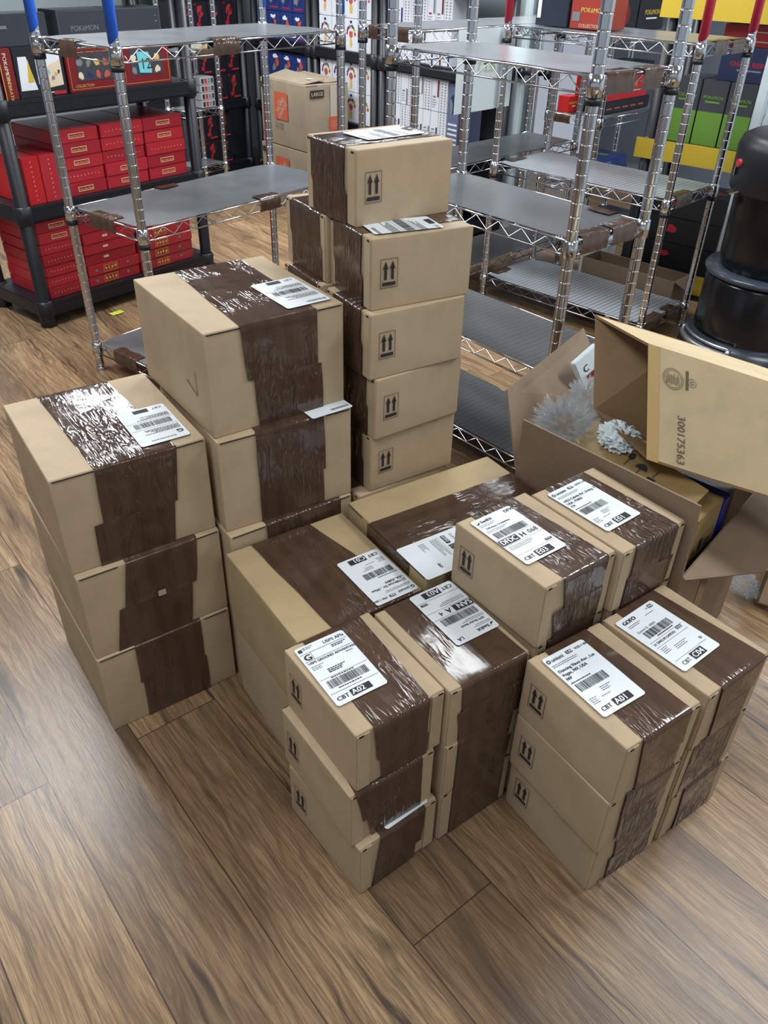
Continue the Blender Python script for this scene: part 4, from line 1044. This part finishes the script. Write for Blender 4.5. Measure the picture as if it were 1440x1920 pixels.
pbox('display_box', 'brighter blue box on top of the dark blue one, far rack lower shelf', 'box', frx, 0.12, 0.05, 0.4895, 0.36, 0.22, 0.060, BLUEP, lambda b, M, w_, h: (outline(b, .03, .015, .14, .025, .003, M, dCy), blob(b, .25, .03, .03, .02, M, dN, 3, 12, .4)), top=lambda b, M, w_, h: (blob(b, .1, .1, .04, .05, M, dR, 3), blob(b, .22, .1, .04, .05, M, dGn, 4)))
pbox('display_box', 'black box with faint red figure on the upper shelf of the far rack', 'box', frx, 0.06, 0.06, 1.2285, 0.26, 0.2, 0.16, MATS['black_print'], lambda b, M, w_, h: blob(b, .13, .08, .05, .06, M, dDR, 4, 14, .5))
pbox('display_box', 'black box with yellow lettering on the upper shelf of the far rack', 'box', frx, 0.33, 0.06, 1.2285, 0.30, 0.2, 0.15, MATS['black_print'], tinylogo(.035))
pbox('display_box', 'small white and blue box at the left of the far rack lower shelf', 'box', frx, 0.0, 0.2, 0.4285, 0.08, 0.1, 0.07, WHITE, lambda b, M, w_, h: rect(b, .01, .01, .04, .03, M, dBl))

F5 = (1.336, 4.723); A5 = math.radians(-40.5)
P5 = plastic_unit('black plastic shelving unit with yellow strips along its shelf edges, behind the red taped rack', F5, A5, 0.72, 0.40, [0.13, 0.78, 1.43], 1.9)
for z in (0.13, 0.78, 1.43):
    for (x0, x1) in ((-0.02, 0.25), (0.245, 0.60)):
        bm = bmesh.new(); box(bm, x0, x1, -0.014, -0.012, z-0.095, z+0.004+(.003 if x0 > 0 else 0)); fin('yellow_strip', bm, YEL, P5)
fr5 = frame_m(F5, A5)
def greenfront(b, M, w_, h):
    rect(b, .001, .001, w_-.002, h*.52, M, dGn); text(b, 'POKéMON', w_/2, h*.72, .0215, M, dGn, bold=.0006, align='C', z=.0004); rect(b, w_*.22, h*.66, w_*.56, h*.03, M, dGn)
for k in range(3):
    pbox('display_box', ('charcoal and lime green box, %s of the row on the yellow edged shelf') % ('leftmost', 'middle', 'rightmost')[k], 'box', fr5,
         0.115+k*0.142, 0.04, 0.7805, 0.136, 0.26, 0.30, CHAR, greenfront, 'charcoal and lime boxes on the yellow edged shelf')
pbox('display_box', 'dark navy box with red lettering on top of the lime green boxes', 'box', fr5, 0.31, 0.06, 1.0815, 0.30, 0.2, 0.15, mat('deep_navy', (38, 46, 76), .35), lambda b, M, w_, h: (text(b, 'CHAOS RISING', w_/2, h*.45, .030, M, dR, bold=.0005, align='C'), rect(b, w_*.3, h*.32, w_*.4, h*.05, M, dGy)))
pbox('display_box', 'red box with a cream frame above the navy box', 'box', fr5, 0.28, 0.10, 1.2325, 0.30, 0.2, 0.09, RED, lambda b, M, w_, h: outline(b, .14, .02, .11, .045, .005, M, dC))
def flame(seed):
    return lambda b, M, w_, h: blob(b, w_*.35, h*.55, .04, .025, M, dR, seed, 14, .6)
for k in range(3):
    pbox('display_box', 'black box with a red flame mark, %s of the pile on the lowest yellow shelf' % ('lowest', 'middle', 'topmost')[k], 'box', fr5,
         0.10+0.01*k, 0.04, 0.1305+k*0.137, 0.42, 0.26, 0.135, MATS['black_print'], flame(k+3), 'black boxes on the lowest yellow edged shelf',
         top=(lambda b, M, w_, h: (blob(b, .28, .1, .1, .06, M, dO, 3, 16, .6), blob(b, .1, .1, .06, .05, M, dY, 5, 14, .6), blob(b, .18, .2, .09, .04, M, dDR, 8, 14, .6))) if k == 2 else None)
# boxes standing on the racks
fr3 = frame_m((1.215, 3.70), math.radians(46))
def side_frame(x, y): return fr3 @ Matrix.Translation((x, y, 0)) @ Matrix.Rotation(-Q, 4, 'Z')
sf = side_frame(0.10, 0.72)
pbox('display_box', 'orange red box with lettering on the top shelf of the red taped rack', 'box', sf, 0.02, 0.0, 1.3085, 0.19, 0.16, 0.13, mat('orange_red_print', (160, 58, 46), .4), lambda b, M, w_, h: (text(b, 'COLLECTION', w_*.55, .008, .018, M, dC, align='C'), text(b, 'POKéMON', w_*.6, h*.5, .026, M, dG, bold=.0006, align='C'), rect(b, .01, .03, .04, .035, M, dGy)))
pbox('display_box', 'tall dark slate box with barcode strip atop the red taped rack', 'box', sf, -0.17, 0.0, 1.3085, 0.175, 0.16, 0.24, mat('slate_blue_print', (42, 50, 64), .35), lambda b, M, w_, h: (rect(b, .004, .02, .03, .2, M, dB), rect(b, .008, .03, .02, .10, M, dW, .0005)))
# carved panel
frc = frame_m((1.70, 4.215), math.radians(-40))
o = thing('carved_panel', 'white carved panel with scroll relief standing behind the black water dispenser', 'panel', frc)
bm = bmesh.new(); box(bm, 0, 0.8, 0, 0.05, 0, 2.0, .006); box(bm, 0, 0.05, -0.02, 0, 0, 2.0, .008); fin('panel_board', bm, WHITEG, o)
bm = bmesh.new()
def scroll(cx_, cz, r, turns, dirn, ph):
    pts = []; n = int(20*turns)
    for k in range(n+1):
        a = ph+dirn*2*PI*turns*k/n; q = r*(1-0.85*k/n); pts.append((cx_+q*math.cos(a), -0.004, cz+q*math.sin(a)))
    tube(bm, pts, [0.012*(1-.5*k/n)+.003 for k in range(n+1)], 8)
for (x, z, r, t_, d_, ph) in ((.22, 0.62, .13, 1.6, 1, 0), (.20, 0.95, .14, 1.5, -1, 3.4), (.28, 1.22, .12, 1.5, 1, 2.0), (.17, 1.45, .10, 1.4, -1, 0.5), (.45, .80, .15, 1.6, -1, 0), (.46, 1.15, .13, 1.5, 1, 3), (.16, .40, .10, 1.4, 1, 2)): scroll(x, z, r, t_, d_, ph)
fin('scroll_relief', bm, WHITEG, o)

# ------------------------------------------------------------------ black water dispenser
wc = (1.70, 3.56)
o = thing('water_dispenser', 'tall black water dispenser with drip tray and silver base handle at the right edge', 'water dispenser', frame_m(wc, math.radians(-20)))
bm = bmesh.new(); lathe(bm, [(0.0, 0), (0.31, 0), (0.325, 0.03), (0.325, 0.10), (0.31, 0.15), (0.27, 0.175), (0.0, 0.18)], 48); fin('base', bm, mat('dark_slate_plastic', (36, 44, 54), .3), o, True)
bm = bmesh.new(); lathe(bm, [(0.27, 0.175), (0.272, 0.20), (0.272, 0.42), (0.26, 0.44), (0.0, 0.44)], 48); fin('lower_barrel', bm, BLACKG, o, True)
bm = bmesh.new(); lathe(bm, [(0.20, 0.438), (0.280, 0.44), (0.286, 0.452), (0.280, 0.464), (0.20, 0.455), (0.0, 0.452)], 48)
for k in range(-6, 7): box(bm, -0.16, 0.16, k*0.025-.003, k*0.025+.003, 0.453, 0.458)
fin('drip_tray', bm, mat('smoked_plastic', (58, 66, 76), .18), o, False)
bm = bmesh.new(); lathe(bm, [(0.235, 0.456), (0.245, 0.50), (0.25, 0.80)], 40, (0.012, 0.045)); fin('column', bm, BLACKG, o, False)
bm = bmesh.new(); lathe(bm, [(0.0, 0.78), (0.262, 0.785), (0.272, 0.80), (0.274, 0.955), (0.262, 0.99), (0.23, 1.008), (0.0, 1.015)], 48); fin('head', bm, BLACKP, o, True)
for nm, a, z, r, mm in (('red_button', -2.72, 0.90, 0.016, RED), ('silver_lever', -2.70, 0.80, 0.02, CHROME)):
    bm = bmesh.new(); d_ = Vector((math.cos(a), math.sin(a), 0))
    if nm == 'red_button': tube(bm, [d_*0.26+Vector((0, 0, z)), d_*0.285+Vector((0, 0, z))], r, 14)
    else:
        t_ = Vector((-d_.y, d_.x, 0)); pts = [d_*0.24+t_*-.03, d_*0.24+t_*.03, d_*0.30+t_*.022, d_*0.30-t_*.022]
        quad(bm, [p+Vector((0, 0, z-(.02 if i > 1 else 0))) for i, p in enumerate(pts)]); solid(bm, .006)
    fin(nm, bm, mm, o)
bm = bmesh.new(); rect(bm, 0, 0, .05, .035, Matrix.Translation((-0.2635*math.cos(-.1)-.002, -.10, .845)) @ Matrix(((0, 0, -1, 0), (-1, 0, 0, .05), (0, 1, 0, 0), (0, 0, 0, 1)))); fin('label_plate', bm, WHITE, o)
bm = bmesh.new(); pts = []
for k in range(19):
    a = math.radians(188+62*k/18); pts.append((0.318*math.cos(a), 0.318*math.sin(a), 0.142))
tube(bm, pts, 0.014, 8); pts2 = [(x*0.955, y*0.955, 0.168) for x, y, z in pts]; tube(bm, pts2, 0.008, 8)
tube(bm, [pts[0], pts2[0]], 0.009, 6); tube(bm, [pts[-1], pts2[-1]], 0.012, 6); fin('silver_handle', bm, mat('satin_silver', (190, 194, 198), .3, 1.0), o)

# ------------------------------------------------------------------ open carton with packing waste, tilted carton on top
def panel(bm, P, th=0.005, mi=0):
    P = [Vector(p) for p in P]; n = (P[1]-P[0]).cross(P[-1]-P[0]).normalized()*th/2
    A = [bm.verts.new(p+n) for p in P]; B = [bm.verts.new(p-n) for p in P]; k = len(P)
    fs = [bm.faces.new(A), bm.faces.new(B[::-1])]
    for i in range(k): fs.append(bm.faces.new((A[i], B[i], B[(i+1) % k], A[(i+1) % k])))
    for f in fs: f.material_index = mi
V = Vector
m0, m1, m2 = V((.659, 1.362, 0)), V((.343, 1.772, 0)), V((1.004, 1.781, 0)); m3 = m1+(m2-m0)
Zc = V((0, 0, .48)); Z2 = V((0, 0, .655))
O = thing('open_carton', 'large open brown carton full of packing waste, right of the raised small boxes', 'cardboard box', Matrix.Translation(m0))
def loc(ps): return [V(p)-m0 for p in ps]
fo = (m0-m2).normalized(); lo_ = (m1-m0).normalized()
bm = bmesh.new()
panel(bm, loc([m0, m1, m1+Zc, m0+Zc])); panel(bm, loc([m2, m0, m0+Zc, m2+Zc])); panel(bm, loc([m1, m3, m3+Zc, m1+Zc])); panel(bm, loc([m3, m2, m2+Zc, m3+Zc]))
z1 = V((0, 0, .004)); panel(bm, loc([m0+z1, m2+z1, m3+z1, m1+z1])); fin('carton_body', bm, KRAFT2, O)
bm = bmesh.new(); panel(bm, loc([m0+Zc, m1+Zc, m1+Z2+V((.0, .0, -.016)), m0+Z2+V((-.003, .006, .012))])); fin('front_flap', bm, KRAFT2, O)
bm = bmesh.new(); panel(bm, loc([m1+Zc, m3+Zc, V((.60, 2.36, .645)), V((.318, 1.935, .638))])); fin('left_flap', bm, KRAFT2, O)
bm = bmesh.new(); panel(bm, loc([m0+Zc, m2+Zc, V((1.17, 1.66, .44)), V((.88, 1.448, .43)), V((.665, 1.357, .475))])); fin('right_flap', bm, KRAFT2, O)
bm = bmesh.new(); panel(bm, loc([m3+Zc, m2+Zc, m2+V((.05, .1, .60)), m3+V((.05, .1, .60))])); fin('back_flap', bm, KRAFT2, O)
bm = bmesh.new(); rv = (m2-m0).normalized(); nb = V((rv.y, -rv.x, 0))*0.0035; t0 = m0+rv*.17; t1 = m0+rv*.235
quad(bm, loc([t0+nb+V((0, 0, .25)), t1+nb+V((0, 0, .25)), t1+nb+Zc, t0+nb+Zc])); fin('clear_tape', bm, mat('tan_tape', (126, 100, 78), .18), O)
# things in the open carton
frm = frame_m((.70, 1.452), math.radians(47))
b_ = mat('golden_brown_print', (150, 126, 82), .5)
pbox('product_carton', 'golden brown carton with printed barcode panel inside the open carton', 'cardboard box', frm, 0, 0, .008, .135, .14, .56, b_,
     lambda b, M, w_, h: (outline(b, .075, .39, .04, .10, .0012, M, dB), [rect(b, .082+.0, .40+k*.012, .024, .006, M, dB) for k in range(6)], rect(b, .048, .45, .018, .032, M, dB), [rect(b, .022+.009*j, .34+k*.018, .004, .012, M, dB) for j in range(2) for k in range(7)]))
pbox('blue_board', 'deep blue board standing beside the golden brown carton', 'board', frm, .139, .0, .008, .04, .13, .55, mat('deep_blue', (22, 40, 140), .35))
pbox('shade_block', 'black case standing in for the dark shade at the right of the open carton', 'case', frm, .185, .03, .008, .12, .22, .50, BLACKP)  # the carton's dark interior: shade built as an added black solid
bm = bmesh.new(); il = V((.772, .636, 0))
A_, B_ = m0+lo_*.07, m0+lo_*.42
panel(bm, [A_+il*.015+V((0, 0, .555)), B_+il*.015+V((0, 0, .555)), B_+il*.17+V((0, 0, .625)), A_+il*.15+V((0, 0, .61))], .004)
cM_o = A_+il*.112+V((0, 0, .5975)); ex = lo_*-1; ey = (il*.145+V((0, 0, .06))).normalized(); ez = ex.cross(ey)
cM = Matrix((ex, ey, ez)).transposed().to_4x4(); cM.translation = cM_o+ez*.004
for k, x in enumerate((-.20, -.16, -.12)):
    if k == 0: blob(bm, x, .02, .009, .012, cM, 1, 3, 10, .2); rect(bm, x-.001, -.012, .002, .022, cM, 1)
    elif k == 1: ring(bm, x, .0, .0, .016, cM, 1, 12, 0, PI); rect(bm, x-.001, -.018, .002, .018, cM, 1)
    else: rect(bm, x-.011, -.026, .022, .018, cM, 1); rect(bm, x-.001, -.006, .002, .022, cM, 1)
tag(fin('carton_flap_piece', bm, [b_, BLACK]), 'loose tan cardboard flap with handling symbols tucked inside the open carton', 'cardboard')
def crumple(name, label, cat, c, r, m_, seed, sc_=(1, 1, .7), amp=.55, fr_=6, smooth=False, sub=5):
    bm = bmesh.new(); bmesh.ops.create_icosphere(bm, subdivisions=sub, radius=1)
    for v in bm.verts:
        n = v.co.normalized(); w1 = V((noise.noise(n*2.1+V((seed, 3, 1))), noise.noise(n*2.1+V((4, seed, 7))), noise.noise(n*2.1+V((9, 2, seed)))))
        m1_ = n*fr_*.45+w1*1.5
        k = abs(noise.noise(m1_+V((seed, 0, 0))))*1.6+abs(noise.noise(n*fr_*.9+w1+V((0, seed, 0))))*.7+abs(noise.noise(n*fr_*2.2+V((0, 1, seed))))*.3
        v.co = V((n.x*sc_[0], n.y*sc_[1], n.z*sc_[2]))*r*max(.3, 1-amp*k)
    o = fin(name, bm, m_, smooth=smooth); o.matrix_world = Matrix.Translation(c); return tag(o, label, cat)
crumple('plastic_wrap', 'crumpled clear plastic wrap bulging from the left of the open carton', 'plastic wrap', (.462, 1.83, .595), .11, FILM, 3, (1.0, 1.2, .75), .7, 5)
crumple('plastic_wrap', 'smaller ball of clear plastic wrap tucked under the tilted carton mouth', 'plastic wrap', (.56, 2.00, .60), .075, FILM, 8, (1, 1.1, .8), .7, 6)
crumple('foam_wrap', 'crumpled white foam sheet below the mouth of the tilted carton', 'foam', (.578, 1.735, .617), .068, WHITEG, 5, (.9, 1.15, .5), .42, 1.6)
pbox('filler_carton', 'golden brown board under the plastic wrap inside the open carton', 'cardboard', frame_m((.659, 1.362), math.atan2(.41, -.316)), .30, -.24, .008, .19, .20, .49, b_)
Mw = Matrix.Translation((.575, 2.10, .555)) @ Matrix.Rotation(math.radians(40), 4, 'Z') @ Matrix.Rotation(math.radians(-22), 4, 'Y') @ Matrix.Rotation(math.radians(-18), 4, 'X')
pbox('white_packet', 'white packet with a dark red panel sticking up behind the plastic wrap', 'packet', Mw, 0, 0, 0, .10, .02, .10, WHITEG, lambda b, M, w_, h: (rect(b, .018, .012, .07, .03, M, dDR), text(b, 'C', .02, .052, .03, M, dB, bold=.0005)))
# tilted carton: three sections from its mouth to the far end
SEC = [[(.595, 1.567, .655), (.585, 1.700, .880), (.54, 2.02, .82), (.539, 1.864, .622)],
       [(.717, 1.516, .640), (.699, 1.651, .864), (.752, 1.90, .80), (.758, 1.79, .57)],
       [(1.114, 1.353, .600), (1.118, 1.466, .801), (1.15, 1.72, .74), (1.17, 1.66, .52)]]
SEC = [[V(p) for p in s] for s in SEC]
Np = SEC[1][0]
T = thing('tilted_carton', 'empty tan carton tipped on its side over the open carton, mouth facing left, numbered 300175363', 'cardboard box', Matrix.Translation(Np))
for nm, a, b2_ in (('mouth_flaps', 0, 1), ('carton_body', 1, 2)):
    bm = bmesh.new(); ctr_ = sum(SEC[a]+SEC[b2_], V((0, 0, 0)))/8
    for i in range(4):
        j = (i+1) % 4; q = [SEC[a][i], SEC[b2_][i], SEC[b2_][j], SEC[a][j]]
        n = (q[1]-q[0]).cross(q[3]-q[0]).normalized(); mid = sum(q, V((0, 0, 0)))/4
        if n.dot(mid-ctr_) < 0: n = -n
        th = .0055
        Av = [bm.verts.new(p-Np) for p in q]; Bv = [bm.verts.new(p-n*th-Np) for p in q]
        f = bm.faces.new(Av); f.material_index = 0; f = bm.faces.new(Bv[::-1]); f.material_index = 1
        for k in range(4):
            f = bm.faces.new((Av[k], Bv[k], Bv[(k+1) % 4], Av[(k+1) % 4])); f.material_index = 1
    if nm == 'carton_body': bm.faces.new([bm.verts.new(p-Np) for p in SEC[2]]).material_index = 0
    fin(nm, bm, [KRAFT3, KRAFTIN], T)
# corrugated rim of the mouth
bm = bmesh.new()
for i in range(4):
    A_, B_ = SEC[0][i], SEC[0][(i+1) % 4]; n = int((B_-A_).length/.004); iw = (sum(SEC[0], V((0, 0, 0)))/4)
    pts = []
    for k in range(n+1):
        p = A_.lerp(B_, k/n); ins = (iw-p).normalized(); pts.append(p+ins*(.0012 if k % 2 else .0045)-Np+(SEC[0][0]-SEC[1][0]).normalized()*.0006)
    tube(bm, pts, .0005, 3)
fin('corrugated_rim', bm, mat('rim_brown', (92, 70, 46), .8), T)
u0, v0 = SEC[1][0]-SEC[0][0], SEC[0][1]-SEC[0][0]; nn = u0.cross(v0).normalized()
if nn.y > 0: nn = -nn
Mn = Matrix((u0.normalized(), v0.normalized(), nn)).transposed().to_4x4(); Mn.translation = SEC[0][0]+nn*.0030-Np
UL, VL = u0.length, v0.length
bm = bmesh.new(); rect(bm, 0.0, 0.001, UL*.2, VL-.002, Mn, 0, -.001); fin('tape_strip', bm, mat('golden_tape', (196, 164, 108), .3), T)
bm = bmesh.new(); cxn, cyn = UL*.43, VL*.76; r_ = .0235
ring(bm, cxn, cyn, r_-.001, r_, Mn); ring(bm, cxn, cyn, r_*.78, r_*.82, Mn)
for k in range(9): rect(bm, cxn-.015+k*.0034, cyn-(.011 if k % 3 else .014), .0013, .019+.004*(k % 2), Mn)
for k in range(24):
    a = 2*PI*k/24; poly(bm, [(cxn+.0200*math.cos(a), cyn+.0200*math.sin(a)), (cxn+.0215*math.cos(a+.05), cyn+.0215*math.sin(a+.05)), (cxn+.0200*math.cos(a+.12), cyn+.0200*math.sin(a+.12))], Mn)
rect(bm, UL*.43+.028, VL*.70, .0062, .042, Mn); ring(bm, UL*.43+.042, VL*.77, .0085, .0095, Mn, 0, 18); ring(bm, UL*.43+.042, VL*.77, .003, .0045, Mn, 0, 12)
text(bm, '300175363', 0, 0, .0245, Mn @ Matrix.Translation((UL*.52, VL*.47, 0)) @ Matrix.Rotation(-Q, 4, 'Z'), bold=.0003)
fin('printed_marks', bm, mat('faded_ink', (104, 92, 72), .7), T)
# small carton and film at the right edge
frr = frame_m((1.125, 1.83), math.radians(62))
o = pbox('flat_carton', 'low brown carton with clear tape on the floor at the right edge', 'cardboard box', frr, 0, -.22, 0.001, .30, .22, .13, mat('olive_cardboard', (128, 112, 84), .5),
     top=lambda b, M, w_, h: rect(b, .08, .05, .12, .12, M, dW), side=lambda b, M, w_, h: rect(b, .01, .01, .03, h-.02, M, dC))
crumple('plastic_wrap', 'crumpled clear film lying on the floor beside the low carton at right', 'plastic wrap', (1.10, 1.87, .045), .06, FILM, 12, (.8, 1.3, .7), .7, 6)
# cartons behind the racks
def open_box(label, F, ang, X, Y, H, m_, fl=0.0, name='open_carton'):
    o = thing(name, label, 'cardboard box', frame_m(F, ang)); bm = bmesh.new(); t_ = .005
    box(bm, 0, X, 0, t_, 0, H); box(bm, 0, X, Y-t_, Y, 0, H); box(bm, 0, t_, t_, Y-t_, 0, H); box(bm, X-t_, X, t_, Y-t_, 0, H); box(bm, t_, X-t_, t_, Y-t_, 0.001, .006)
    fin('carton_body', bm, m_, o)
    bm = bmesh.new(); panel(bm, [(X, 0.0, H), (X, Y, H), (X+.06, Y-.04, H-.04), (X+.06, .05, H-.05)]); fin('folded_flap', bm, m_, o); return o
open_box('low open brown carton on the floor behind the red taped rack', (1.075, 4.50), math.radians(-44), 0.56, 0.17, 0.20, KRAFT2)
pbox('printed_bag_box', 'white and green printed box behind the low open brown carton', 'box', frame_m((1.13, 4.80), math.radians(-44)), 0, 0, .001, .17, .10, .24, WHITE,
     lambda b, M, w_, h: (rect(b, .01, .15, .06, .05, M, dR), blob(b, .12, .12, .04, .05, M, dGn, 3, 14, .5)), top=lambda b, M, w_, h: (blob(b, .11, .05, .04, .03, M, dGn, 5, 14, .5), blob(b, .045, .05, .03, .03, M, dR, 6, 12, .5)))
frf = frame_m((1.02, 3.36), math.radians(136)); 
pbox('fragile_carton', 'long flat tan carton with red printed white tape under the right racks', 'cardboard box', frf, 0, -.13, .001, .50, .11, .07, KRAFT,
     top=lambda b, M, w_, h: (rect(b, .0, .03, w_, .05, M, dC), [text(b, 'FRAGILE', .01+k*.12, .042, .026, M, dR, bold=.0006, z=.0005) for k in range(4)]))
bm = bmesh.new(); rect(bm, -.035, -.02, .07, .04, Matrix.Translation((-1.42, 3.98, .004)) @ Matrix.Rotation(.9, 4, 'Z')); solid(bm, .0004)
tag(fin('paper_note', bm, OLIVE), 'yellow green sticky note on the floor under the left black shelving', 'paper note')
